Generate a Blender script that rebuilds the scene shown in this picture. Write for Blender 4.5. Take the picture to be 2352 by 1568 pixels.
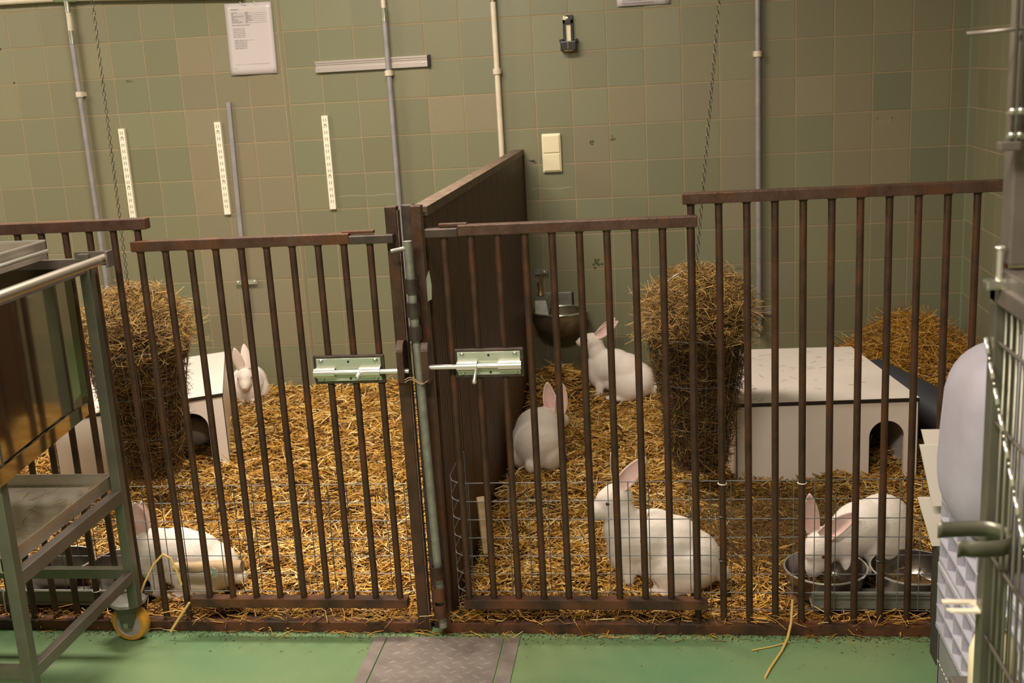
import bpy, bmesh, math, random
import numpy as np
from mathutils import Vector, Matrix
for o in list(bpy.data.objects): bpy.data.objects.remove(o)
scene = bpy.context.scene
COL = scene.collection
random.seed(7)
rng = np.random.default_rng(11)
PI = math.pi

# ------------------------------------------------------------------ camera, world, light
cam_d = bpy.data.cameras.new('camera'); cam = bpy.data.objects.new('camera', cam_d); COL.objects.link(cam)
cam.matrix_world = Matrix(((0.99126, 0.025568, 0.129417, 2.88399), (0.119508, 0.241355, -0.96305, -4.76927),
                           (-0.055859, 0.9701, 0.23619, 1.40568), (0, 0, 0, 1)))
cam_d.sensor_width = 36; cam_d.lens = 2600 / 2352 * 36
cam_d.clip_start = 0.05
cam_d.dof.use_dof = True; cam_d.dof.focus_distance = 2.95; cam_d.dof.aperture_fstop = 7.0
scene.camera = cam
world = bpy.data.worlds.new('world'); scene.world = world; world.use_nodes = True
world.node_tree.nodes['Background'].inputs[0].default_value = (1.0, .86, .68, 1)
world.node_tree.nodes['Background'].inputs[1].default_value = 0.05
scene.view_settings.view_transform = 'Standard'; scene.view_settings.look = 'None'
scene.view_settings.gamma = 1; scene.view_settings.use_curve_mapping = False
scene.view_settings.exposure = 0.16
LIGHT_COL = (1.0, .875, .735)
LAMPS = [((-.65, -1.55, 2.5), 1.2, .30, 56.0), ((1.80, -1.60, 2.5), 1.2, .30, 68.0), ((2.2, -4.2, 2.5), 1.5, .30, 100.0)]
for (loc, sx, sy, pw) in LAMPS:
    ld = bpy.data.lights.new('lamp', 'AREA'); ld.shape = 'RECTANGLE'; ld.size = sx; ld.size_y = sy
    ld.energy = pw; ld.color = LIGHT_COL
    lo = bpy.data.objects.new('ceiling_lamp_light', ld); lo.location = (loc[0], loc[1], loc[2] - .012); COL.objects.link(lo)

# ------------------------------------------------------------------ helpers
def finish(o, parent=None, label=None, cat=None, group=None, kind=None):
    if parent: o.parent = parent
    if label: o['label'] = label
    if cat: o['category'] = cat
    if group: o['group'] = group
    if kind: o['kind'] = kind
    return o

def thing(name, label, cat, loc=(0, 0, 0), rz=0, group=None, kind=None):
    o = bpy.data.objects.new(name, None); COL.objects.link(o)
    o.empty_display_size = .05
    o.location = loc; o.rotation_euler = (0, 0, rz)
    return finish(o, None, label, cat, group, kind)

class MB:
    def __init__(s): s.bm = bmesh.new()
    def box(s, x0, x1, y0, y1, z0, z1, bev=0, M=None):
        vs = [s.bm.verts.new((x, y, z)) for x in (x0, x1) for y in (y0, y1) for z in (z0, z1)]
        fs = [s.bm.faces.new([vs[i] for i in q]) for q in ((0,1,3,2),(4,6,7,5),(0,4,5,1),(2,3,7,6),(0,2,6,4),(1,5,7,3))]
        if M is not None: bmesh.ops.transform(s.bm, matrix=M, verts=vs)
        if bev:
            es = list({e for f in fs for e in f.edges})
            bmesh.ops.bevel(s.bm, geom=es, offset=bev, segments=2, affect='EDGES', profile=.6)
        return s
    def hexa(s, b, t):           # two quads of corners, bottom and top
        vb = [s.bm.verts.new(p) for p in b]; vt = [s.bm.verts.new(p) for p in t]
        s.bm.faces.new(vb[::-1]); s.bm.faces.new(vt)
        for i in range(len(b)):
            j = (i + 1) % len(b); s.bm.faces.new((vb[i], vb[j], vt[j], vt[i]))
        return s
    def tube(s, pts, r, seg=10, cap=True, closed=False, smooth=True):
        pts = [Vector(p) for p in pts]; n = len(pts); rings = []; up = None
        for i, p in enumerate(pts):
            if closed: d = pts[(i + 1) % n] - pts[i - 1]
            else: d = pts[min(i + 1, n - 1)] - pts[max(i - 1, 0)]
            d.normalize()
            if up is None:
                up = Vector((0, 0, 1)) if abs(d.z) < .9 else Vector((1, 0, 0))
            u = (up - d * up.dot(d)).normalized(); v = d.cross(u); up = u
            rr = r[i] if isinstance(r, (list, tuple)) else r
            rings.append([s.bm.verts.new(p + (u * math.cos(a) + v * math.sin(a)) * rr) for a in [2 * PI * k / seg for k in range(seg)]])
        m = n if closed else n - 1
        for i in range(m):
            A, B = rings[i], rings[(i + 1) % n]
            for k in range(seg):
                f = s.bm.faces.new((A[k], A[(k + 1) % seg], B[(k + 1) % seg], B[k])); f.smooth = smooth
        if cap and not closed:
            s.bm.faces.new(rings[0][::-1]); s.bm.faces.new(rings[-1])
        return s
    def lathe(s, prof, c=(0, 0, 0), seg=32, M=None):      # prof: (r, z)
        rings = []
        for r, z in prof:
            if r < 1e-6: rings.append([s.bm.verts.new((c[0], c[1], c[2] + z))])
            else: rings.append([s.bm.verts.new((c[0] + r * math.cos(2*PI*k/seg), c[1] + r * math.sin(2*PI*k/seg), c[2] + z)) for k in range(seg)])
        for A, B in zip(rings[:-1], rings[1:]):
            for k in range(seg):
                k2 = (k + 1) % seg
                q = [A[k % len(A)], A[k2 % len(A)], B[k2 % len(B)], B[k % len(B)]]
                u = []
                for v in q:
                    if v not in u: u.append(v)
                if len(u) > 2:
                    f = s.bm.faces.new(u); f.smooth = True
        if M is not None: bmesh.ops.transform(s.bm, matrix=M, verts=[v for R in rings for v in R])
        return s
    def prism(s, poly, axis, a, b):     # poly of 2D points extruded along axis from a to b
        def P(p, h):
            return {'x': (h, p[0], p[1]), 'y': (p[0], h, p[1]), 'z': (p[0], p[1], h)}[axis]
        A = [s.bm.verts.new(P(p, a)) for p in poly]; B = [s.bm.verts.new(P(p, b)) for p in poly]
        s.bm.faces.new(A); s.bm.faces.new(B[::-1])
        for i in range(len(poly)):
            j = (i + 1) % len(poly); s.bm.faces.new((A[i], B[i], B[j], A[j]))
        return s
    def ico(s, c, r, sub=2, M=None):
        g = bmesh.ops.create_icosphere(s.bm, subdivisions=sub, radius=1)
        rr = r if isinstance(r, (tuple, list)) else (r, r, r)
        T = Matrix.Translation(c) @ (M if M is not None else Matrix()) @ Matrix.Diagonal((*rr, 1))
        bmesh.ops.transform(s.bm, matrix=T, verts=g['verts'])
        for f in {f for v in g['verts'] for f in v.link_faces}: f.smooth = True
        return s
    def mesh(s, name):
        bmesh.ops.recalc_face_normals(s.bm, faces=s.bm.faces[:])
        for e in s.bm.edges:
            if len(e.link_faces) == 2 and e.calc_face_angle(0) > .72: e.smooth = False
        me = bpy.data.meshes.new(name); s.bm.to_mesh(me); s.bm.free(); return me
    def build(s, name, mat, parent=None, **kw):
        me = s.mesh(name); me.materials.append(mat)
        o = bpy.data.objects.new(name, me); COL.objects.link(o)
        return finish(o, parent, **kw)

def inst(name, me, loc, parent=None, rot=None, color=None, **kw):
    o = bpy.data.objects.new(name, me); o.location = loc
    if rot: o.rotation_euler = rot
    if color: o.color = color
    COL.objects.link(o); return finish(o, parent, **kw)

# ------------------------------------------------------------------ materials
def mat(name, base, rough=.5, metal=0, var=None, vscale=8, vstretch=(1, 1, 1), bump=0, bscale=60, detail=4, spec=.5,
        lo=.35, hi=.65, objcolor=False, tint=None, sss=0, rvar=0):
    m = bpy.data.materials.new(name); m.use_nodes = True
    nt = m.node_tree; N = nt.nodes; L = nt.links; b = N['Principled BSDF']
    b.inputs['Base Color'].default_value = (*base, 1); b.inputs['Roughness'].default_value = rough
    b.inputs['Metallic'].default_value = metal; b.inputs['Specular IOR Level'].default_value = spec
    if sss: b.inputs['Subsurface Weight'].default_value = sss; b.inputs['Subsurface Radius'].default_value = (.02, .01, .006)
    tc = N.new('ShaderNodeTexCoord'); mp = N.new('ShaderNodeMapping'); mp.inputs['Scale'].default_value = vstretch
    L.new(tc.outputs['Object'], mp.inputs['Vector'])
    src = None
    if tint:
        at = N.new('ShaderNodeAttribute'); at.attribute_name = 'tint'
        cr = N.new('ShaderNodeValToRGB'); els = cr.color_ramp.elements
        els[0].position = tint[0][0]; els[0].color = (*tint[0][1], 1); els[1].position = tint[-1][0]; els[1].color = (*tint[-1][1], 1)
        for p, c in tint[1:-1]:
            e = els.new(p); e.color = (*c, 1)
        L.new(at.outputs['Fac'], cr.inputs['Fac']); src = cr.outputs['Color']
    if objcolor:
        oi = N.new('ShaderNodeObjectInfo'); src = oi.outputs['Color']
    if var:
        nz = N.new('ShaderNodeTexNoise'); nz.inputs['Scale'].default_value = vscale; nz.inputs['Detail'].default_value = detail
        nz.inputs['Roughness'].default_value = .62
        L.new(mp.outputs['Vector'], nz.inputs['Vector'])
        cr = N.new('ShaderNodeValToRGB'); cr.color_ramp.elements[0].position = lo; cr.color_ramp.elements[1].position = hi
        L.new(nz.outputs['Fac'], cr.inputs['Fac'])
        if src is None:
            cr.color_ramp.elements[0].color = (*base, 1); cr.color_ramp.elements[1].color = (*var, 1); src = cr.outputs['Color']
        else:
            cr.color_ramp.elements[0].color = (*var, 1); cr.color_ramp.elements[1].color = (1, 1, 1, 1)
            mx = N.new('ShaderNodeMix'); mx.data_type = 'RGBA'; mx.blend_type = 'MULTIPLY'; mx.inputs['Factor'].default_value = 1
            L.new(src, mx.inputs[6]); L.new(cr.outputs['Color'], mx.inputs[7]); src = mx.outputs[2]
        if rvar:
            mr = N.new('ShaderNodeMapRange'); mr.inputs[3].default_value = rough - rvar; mr.inputs[4].default_value = rough + rvar
            L.new(nz.outputs['Fac'], mr.inputs[0]); L.new(mr.outputs[0], b.inputs['Roughness'])
    if src is not None: L.new(src, b.inputs['Base Color'])
    if bump:
        nb = N.new('ShaderNodeTexNoise'); nb.inputs['Scale'].default_value = bscale; nb.inputs['Detail'].default_value = 3
        L.new(mp.outputs['Vector'], nb.inputs['Vector'])
        bp = N.new('ShaderNodeBump'); bp.inputs['Strength'].default_value = bump; bp.inputs['Distance'].default_value = .004
        L.new(nb.outputs['Fac'], bp.inputs['Height']); L.new(bp.outputs['Normal'], b.inputs['Normal'])
    return m

def rust_mat(name, dark, mid, orange, rough=.5, metal=.35, obias=.68):
    m = mat(name, dark, rough, metal, var=mid, vscale=22, vstretch=(1, 1, .6), bump=.25, bscale=160, rvar=.15)
    nt = m.node_tree; N = nt.nodes; L = nt.links; b = N['Principled BSDF']
    src = b.inputs['Base Color'].links[0].from_socket
    g = N.new('ShaderNodeNewGeometry')
    nz = N.new('ShaderNodeTexNoise'); nz.inputs['Scale'].default_value = 11; nz.inputs['Detail'].default_value = 6
    L.new(g.outputs['Position'], nz.inputs['Vector'])
    cr = N.new('ShaderNodeValToRGB'); cr.color_ramp.elements[0].position = obias - .12; cr.color_ramp.elements[1].position = obias + .05
    L.new(nz.outputs['Fac'], cr.inputs['Fac'])
    mx = N.new('ShaderNodeMix'); mx.data_type = 'RGBA'
    L.new(cr.outputs['Color'], mx.inputs['Factor']); L.new(src, mx.inputs[6]); mx.inputs[7].default_value = (*orange, 1)
    L.new(mx.outputs[2], b.inputs['Base Color'])
    return m

M = {}
M['tile'] = mat('glazed_tile', (.2, .2, .1), .42, var=(.88, .88, .86), vscale=260, detail=2, lo=.3, hi=.6, objcolor=True, bump=.06, bscale=18)
M['grout'] = mat('grout', (.31, .24, .145), .9, var=(.26, .21, .12), vscale=9)
M['strip'] = mat('pale_green_strip', (.20, .26, .17), .5)
M['floor'] = mat('green_floor_coating', (.105, .225, .105), .62, var=(.20, .270, .120), vscale=2.2, detail=10, lo=.3, hi=.7, bump=.25, bscale=220)
M['plaster'] = mat('plaster', (.42, .38, .30), .9, var=(.36, .33, .26), vscale=3)
M['rust'] = rust_mat('rusty_bar_steel', (.038, .020, .011), (.072, .036, .020), (.095, .036, .016), .48, .25, .64)
M['rail'] = rust_mat('rusty_rail_steel', (.066, .034, .022), (.100, .056, .040), (.125, .050, .022), .42, .35, .62)
M['beam'] = rust_mat('rusty_base_steel', (.024, .012, .006), (.052, .024, .012), (.11, .040, .014), .66, .1, .56)
M['dark_steel'] = mat('bare_dark_steel', (.07, .055, .048), .42, .7, var=(.11, .085, .07), vscale=30)
M['board'] = mat('dark_brown_board', (.034, .015, .007), .42, var=(.080, .036, .018), vscale=14, vstretch=(3, 3, .18), bump=.12, bscale=70, rvar=.1)
M['capdust'] = mat('dusty_brown_channel', (.10, .062, .040), .6, .2, var=(.19, .135, .095), vscale=40)
M['galv'] = mat('galvanised_steel', (.21, .21, .18), .48, .5, var=(.30, .30, .26), vscale=40, bump=.1)
M['zinc'] = mat('zinc_plate', (.62, .62, .55), .25, .9, var=(.50, .55, .46), vscale=18)
M['chrome'] = mat('bright_bolt_steel', (.78, .76, .70), .28, .85)
M['greenzinc'] = mat('zinc_plate_greenish', (.47, .55, .44), .35, .6, var=(.58, .62, .52), vscale=10)
M['greypipe'] = mat('grey_pipe_paint', (.24, .23, .24), .5, .2, var=(.31, .29, .29), vscale=20)
M['whitepipe'] = mat('white_pipe_plastic', (.66, .58, .46), .45, var=(.58, .50, .38), vscale=20)
M['whitemetal'] = mat('white_coated_metal', (.80, .74, .60), .45)
M['slot'] = mat('slot_dark', (.05, .045, .035), .8)
M['alu'] = mat('anodised_aluminium', (.50, .45, .42), .38, .5)
M['rackgrey'] = mat('dull_grey_green_metal', (.20, .20, .165), .5, .4)
M['black'] = mat('black_plastic', (.010, .009, .008), .35)
M['cream'] = mat('cream_switch_plastic', (.74, .66, .44), .35)
M['paper'] = mat('white_paper', (.50, .455, .455), .35, spec=.6)
M['ink'] = mat('grey_print', (.22, .19, .20), .8)
M['brass'] = mat('worn_brass', (.45, .33, .16), .4, .8, var=(.3, .22, .12), vscale=40)
M['lam'] = mat('white_laminate_panel', (.87, .79, .73), .35, var=(.83, .75, .69), vscale=5, detail=3)
M['edge'] = mat('dark_laminate_edge', (.018, .014, .012), .5)
M['hole'] = mat('dark_inside', (.02, .015, .012), .9)
M['wire'] = mat('galvanised_wire', (.20, .20, .21), .45, .6)
M['chain'] = mat('chain_steel', (.10, .09, .075), .4, .8)
M['steel'] = mat('brushed_steel', (.22, .19, .165), .42, .7, var=(.17, .15, .13), vscale=12)
M['mirror'] = mat('polished_steel', (.50, .46, .40), .07, 1, bump=.05, bscale=2.2)
M['tray'] = mat('scuffed_tray_steel', (.60, .55, .49), .30, .85, var=(.42, .37, .31), vscale=6, bump=.03, bscale=4)
M['bowl'] = mat('stainless_bowl', (.26, .23, .21), .24, .95, bump=.03, bscale=40)
M['fur'] = mat('white_fur', (.84, .78, .72), .95, var=(.79, .70, .62), vscale=9, detail=6, bump=.10, bscale=700, spec=.12)
M['earpink'] = mat('pink_ear_skin', (.80, .56, .52), .7, var=(.70, .36, .34), vscale=32, spec=.3, lo=.42, hi=.75)
M['earwhite'] = mat('ear_fur', (.80, .68, .61), .9, spec=.2)
M['eye'] = mat('red_eye', (.13, .008, .014), .12, spec=.7)
M['nose'] = mat('pink_nose', (.62, .36, .32), .7)
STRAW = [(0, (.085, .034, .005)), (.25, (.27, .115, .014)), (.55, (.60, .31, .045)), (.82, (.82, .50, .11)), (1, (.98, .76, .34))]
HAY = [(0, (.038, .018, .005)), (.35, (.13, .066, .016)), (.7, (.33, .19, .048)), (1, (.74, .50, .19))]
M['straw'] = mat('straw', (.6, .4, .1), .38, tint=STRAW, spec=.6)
M['hay'] = mat('hay', (.3, .2, .05), .55, tint=HAY, spec=.4)
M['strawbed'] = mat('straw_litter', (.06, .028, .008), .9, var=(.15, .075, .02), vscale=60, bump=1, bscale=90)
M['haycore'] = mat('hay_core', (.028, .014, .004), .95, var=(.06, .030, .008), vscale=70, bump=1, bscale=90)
M['lavender'] = mat('lavender_plastic', (.32, .31, .37), .62, var=(.27, .245, .28), vscale=5, detail=6, bump=.08, bscale=30)
M['crate'] = mat('grey_blue_crate_plastic', (.42, .41, .47), .5, var=(.36, .35, .41), vscale=12)
M['cratelow'] = mat('grey_crate_plastic', (.22, .23, .22), .55, var=(.27, .27, .26), vscale=12)
M['wood'] = mat('pale_wood', (.46, .34, .20), .7, var=(.36, .25, .13), vscale=12, vstretch=(1, 8, 8), bump=.2)
M['tie'] = mat('cable_tie_plastic', (.70, .64, .56), .5)
M['checker'] = mat('checker_plate_steel', (.24, .20, .18), .5, .3, var=(.31, .265, .24), vscale=14, bump=.15, bscale=90, rvar=.1)
M['amber'] = mat('amber_wheel_tyre', (.60, .30, .035), .35, var=(.48, .24, .04), vscale=20)
M['wheelcore'] = mat('grey_wheel_core', (.40, .36, .32), .5, var=(.30, .26, .22), vscale=20)
M['greensteel'] = mat('satin_grey_steel', (.17, .165, .125), .38, .6, var=(.12, .12, .09), vscale=8)
M['dirt'] = mat('dirt', (.05, .03, .015), .95)
M['tubedark'] = mat('dark_slate_plastic', (.035, .038, .048), .5)
M['lampface'] = mat('lamp_diffuser', (.9, .85, .75), .5)
_b = M['lampface'].node_tree.nodes['Principled BSDF']; _b.inputs['Emission Color'].default_value = (*LIGHT_COL, 1); _b.inputs['Emission Strength'].default_value = 3.0

# ------------------------------------------------------------------ the room
T = .15; ZT = 1.7472; XR = 4.1295; YF = -6.2; XL = -1.6; ZC = 2.6
def struct(name, mb, m): return mb.build(name, M[m], None, kind='structure')
floor = struct('floor', MB().box(XL, XR + .1, YF, .1, -.08, 0), 'floor')
wall_back = struct('wall_back', MB().box(XL, XR + .1, -.0056, .12, -.02, ZC), 'grout')
wall_right = struct('wall_right', MB().box(XR - .0067, XR + .12, YF, 0, -.02, ZC), 'grout')
struct('wall_left', MB().box(XL - .1, XL, YF, .1, -.02, ZC), 'plaster')
struct('wall_front', MB().box(XL - .1, XR + .12, YF - .1, YF, -.02, ZC), 'plaster')
struct('ceiling', MB().box(XL - .1, XR + .12, YF - .1, .12, ZC, ZC + .1), 'plaster')
struct('baseboard_back', MB().prism([(-.010, 0), (-.010, .055), (-.012, .060), (-.030, .022), (-.055, .004), (-.055, 0)], 'x', XL, XR), 'floor')

TH = .007; GAP = .0046
def tile_mesh(w, h, name):
    mb = MB().box(GAP / 2, w - GAP / 2, -TH, 0, GAP / 2, h - GAP / 2)
    top = [e for e in mb.bm.edges if all(abs(v.co.y + TH) < 1e-6 for v in e.verts)]
    bmesh.ops.bevel(mb.bm, geom=top, offset=.0010, segments=1, affect='EDGES')
    me = mb.mesh(name); me.materials.append(M['tile']); return me
GRN = (.188, .184, .110); MID = (.203, .189, .115); BEI = (.218, .190, .121); DRK = (.178, .178, .105)
BEIGE = {(c, 3) for c in (13, 14, 18, 19, 20, 21, 22, 23, 24)} | {(c, 4) for c in (17, 21, 24, 25)} | {(c, 5) for c in (17, 21, 24, 25)} | {(21, 6), (25, 6), (14, 7), (15, 8), (22, 8)}
BEIGE |= {(c, r) for c in (6, 7, 8) for r in range(1, 11)}
MIDS = {(c, r) for c in range(-1, 4) for r in range(-1, 11)} | {(c, r) for c in range(19, 27) for r in (0, 1, 2)} | {(26, 3), (24, 6), (16, 7), (9, 8), (10, 9), (23, 9), (24, 4), (9, 6), (12, 7)}
DRKS = {(25, 3), (27, 2), (27, 3), (27, 4), (26, 4), (26, 5), (27, 5), (10, 3), (4, 4), (18, 6)}
tm = tile_mesh(T, T, 'tile'); tm8 = tile_mesh(T + .0, T, 'tile'); tm27 = tile_mesh(XR - 27 * T, T, 'tile')
def tcol(c, r, dark=1):
    k = BEI if (c, r) in BEIGE else MID if (c, r) in MIDS else DRK if (c, r) in DRKS else GRN
    f = dark * random.uniform(.93, 1.07); g = random.uniform(.97, 1.03)
    return (k[0] * f * g, k[1] * f, k[2] * f / g, 1)
cells = []
for r in range(-5, 12):
    for c in range(-10, 28):
        x = c * T - (.0195 if c <= 8 else 0); z = ZT - (r + 1) * T
        cells.append((c, r, x, z))
inview = [q for q in cells if -1 <= q[1] <= 10 and q[0] >= -1 and not (q[1] == -1 and q[0] > 9) and not (q[0] < 0 and q[1] > 5)]
inview.sort(key=lambda q: (q[1] >= 10, q[1] == -1, q[1]))
near = inview[:298]; keys = {(q[0], q[1]) for q in near}
for (c, r, x, z) in near:
    inst('tile', tm27 if c == 27 else tm, (x, 0, z), wall_back, color=tcol(c, r))
def rest_tiles(rest, name, parent, face):
    vs = []; fs = []
    for (c, r, x, z) in rest:
        w = (XR - 27 * T) if c == 27 else T
        if z < .01 and z + T < .02: continue
        z0 = max(z + GAP / 2, .002); n = len(vs)
        for (a, y, b) in [(x + GAP/2, 0, z0), (x + w - GAP/2, 0, z0), (x + w - GAP/2, 0, z + T - GAP/2), (x + GAP/2, 0, z + T - GAP/2),
                          (x + GAP/2, -TH, z0), (x + w - GAP/2, -TH, z0), (x + w - GAP/2, -TH, z + T - GAP/2), (x + GAP/2, -TH, z + T - GAP/2)]:
            vs.append((a, y, b) if face == 'b' else (XR + y, a, b))
        fs += [(n+4, n+5, n+6, n+7), (n, n+1, n+5, n+4), (n+1, n+2, n+6, n+5), (n+2, n+3, n+7, n+6), (n+3, n, n+4, n+7)]
    me = bpy.data.meshes.new(name); me.from_pydata(vs, [], fs); me.materials.append(M['tile'])
    o = bpy.data.objects.new(name, me); o.color = (*GRN, 1); COL.objects.link(o); return finish(o, parent, kind='stuff')
rest_tiles([q for q in cells if (q[0], q[1]) not in keys and q[3] < ZC - T], 'tile_field', wall_back, 'b')
# right wall tiles (first row of columns visible beside the corner)
tmr = None
mbr = MB().box(-TH, 0, GAP / 2, T - GAP / 2, GAP / 2, T - GAP / 2)
tmr = mbr.mesh('tile'); tmr.materials.append(M['tile'])
keysr = set()
for r in range(-1, 11):
    for c in range(0, 8):
        y = -.075 - (c + 1) * T + .075 + .03; z = ZT - (r + 1) * T
        inst('tile', tmr, (XR, y, z), wall_right, color=tcol(60 if (c + r) % 3 else 2, r)); keysr.add((c, r))
rr = []
for r in range(-5, 12):
    for c in range(0, 40):
        if (c, r) not in keysr: rr.append((c, r, -.045 - (c + 1) * T + .075, ZT - (r + 1) * T))
rest_tiles([q for q in rr if q[3] < ZC - T and q[0] != 27], 'tile_field', wall_right, 'r')
struct('trim_1', MB().box(1.334, 1.347, -.0085, 0, .05, ZC), 'strip').data.materials[0] = mat('olive_joint_strip', (.17, .16, .095), .6)
struct('trim_2', MB().box(XR - .012, XR, -.010, 0, .05, ZC), 'strip')

for i, (loc, sx, sy, pw) in enumerate(LAMPS):
    t = thing('ceiling_light', ['ceiling light above the left pen', 'ceiling light above the right pen', 'ceiling light above the aisle'][i], 'light', loc)
    MB().box(-sx/2 - .03, sx/2 + .03, -sy/2 - .03, sy/2 + .03, .0, .1, .004).build('housing', M['whitemetal'], t)
    MB().box(-sx/2, sx/2, -sy/2, sy/2, -.006, .001).build('diffuser', M['lampface'], t)

# ------------------------------------------------------------------ floor plate
fp = thing('checker_plate_cover', 'steel checker plate channel cover in the green floor in front of the gate post', 'floor plate', (2.14, -2.19, 0))
MB().box(.036, .334, -2.6, -.005, .0, .004).build('plate', M['checker'], fp)
MB().box(.0, .031, -2.6, -.005, .0, .0045).build('frame_bar', M['checker'], fp)
MB().box(.339, .375, -2.6, -.005, .0, .0045).build('frame_bar', M['checker'], fp)
mb = MB()
for j in range(60):
    for i in range(7):
        cx = .055 + i * .0395 + (.0197 if j % 2 else 0); cy = -.02 - j * .0215
        if cx > .325: continue
        a = .62 if j % 2 else -.62
        Mx = Matrix.Translation((cx, cy, .004)) @ Matrix.Rotation(a, 4, 'Z')
        p = [(-.013, 0, 0), (-.006, -.0032, 0), (.006, -.0032, 0), (.013, 0, 0), (.006, .0032, 0), (-.006, .0032, 0)]
        tp = [(-.007, 0, .0013), (.007, 0, .0013)]
        vs = [mb.bm.verts.new(Mx @ Vector(q)) for q in p]; t2 = [mb.bm.verts.new(Mx @ Vector(q)) for q in tp]
        for f in ((0,1,6),(1,2,7,6),(2,3,7),(3,4,7),(4,5,6,7),(5,0,6)):
            mb.bm.faces.new([(vs + t2)[k if k < 6 else k] for k in f])
mb.build('tread_pattern', M['checker'], fp, kind='stuff')

# ------------------------------------------------------------------ fences and gates
YFN = -2.15; YG = -2.182; RB = .0085
def bar_mesh(z0, z1):
    mb = MB().tube([(0, 0, z0), (0, 0, z1)], RB, 10)
    mb.tube([(0, 0, z1 - .006), (0, 0, z1)], [RB, RB * 1.5], 10, False)
    me = mb.mesh('bar'); me.materials.append(M['rust']); return me
def sq_tube(x0, x1, y0, y1, z0, z1, wall=.002):
    return MB().box(x0, x1, y0, y1, z0, z1, .0022)
def tie(parent, x, y, z, m='tie'):
    MB().tube([(x + .0105*math.cos(a), y + .0105*math.sin(a), z) for a in [2*PI*k/14 for k in range(14)]], .0014, 5, closed=True).build('cable_tie', M[m], parent)

fl = thing('bar_fence', 'rusty fixed bar fence on the left behind the steel trolley', 'fence', (1.2, YFN, 0))
bm_l = bar_mesh(.026, 1.072)
for k in range(13): inst('bar', bm_l, (1.626 - .0627 * k - 1.2, 0, 0), fl)
o = sq_tube(-.5, .454, -.016, .016, 1.070, 1.096).build('top_rail', M['rail'], fl)
sq_tube(-.5, 1.049, -.016, .016, 0, .028).build('base_beam', M['beam'], fl)
for x, z in ((.175, .108), (.240, .108), (.426, .200)): tie(fl, x + .0, 0, z)
fr = thing('bar_fence', 'tall rusty fixed bar fence in front of the white house, right pen', 'fence', (3.0, YFN, 0))
bm_r = bar_mesh(.026, 1.078)
for k in range(-1, 15): inst('bar', bm_r, (.025 + .0629 * k, 0, 0), fr)
sq_tube(-.057, 1.0, -.016, .016, 1.077, 1.102).build('top_rail', M['rail'], fr)
sq_tube(-.665, 1.0, -.016, .016, 0, .028).build('base_beam', M['beam'], fr)
for x, z, m in ((.0255, .396, 'tie'), (.214, .396, 'tie'), (.0255, .312, 'chain'), (.0255, .196, 'chain'), (.40, .195, 'chain')): tie(fr, x, 0, z, m)

def gate(name, label, x0, xr0, xr1, first, b0, b1, lowz, zt, dark):
    g = thing(name, label, 'gate', (x0, YG, 0))
    bm_ = bar_mesh(.105, zt - .024)
    for k in range(10): inst('bar', bm_, (first + .0633 * k - x0, 0, 0), g)
    xa, xb = xr0 - x0, xr1 - x0
    d0, d1 = dark[0] - x0, dark[1] - x0
    if d1 >= xb - .001:
        sq_tube(xa, d0, -.014, .014, zt - .025, zt).build('top_rail', M['rail'], g)
        MB().box(d0 - .02, xb - .05, .002, .018, zt - .004, zt + .003, .001).build('rail_flange', M['rail'], g)
    else:
        sq_tube(d1, xb, -.014, .014, zt - .025, zt).build('top_rail', M['rail'], g)
        MB().box(xa + .03, d1 + .02, .002, .018, zt - .004, zt + .003, .001).build('rail_flange', M['rail'], g)
    sq_tube(d0, d1, -.016, .012, zt - .026, zt - .006).build('rail_end', M['dark_steel'], g, label='dark bare steel rail end')
    sq_tube(b0 - x0, b1 - x0, -.014, .014, .083, .108).build('bottom_rail', M['beam'], g)
    return g
gl = gate('bar_gate', 'rusty left bar gate with the bolt at its right edge', 1.62, 1.624, 2.272, 1.642, 1.655, 2.232, .083, 1.045, (2.165, 2.272))
gr = gate('bar_gate', 'rusty right bar gate with the bolt at its left edge', 2.98, 2.348, 2.975, 2.390, 2.378, 2.985, .083, 1.054, (2.348, 2.425))

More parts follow.
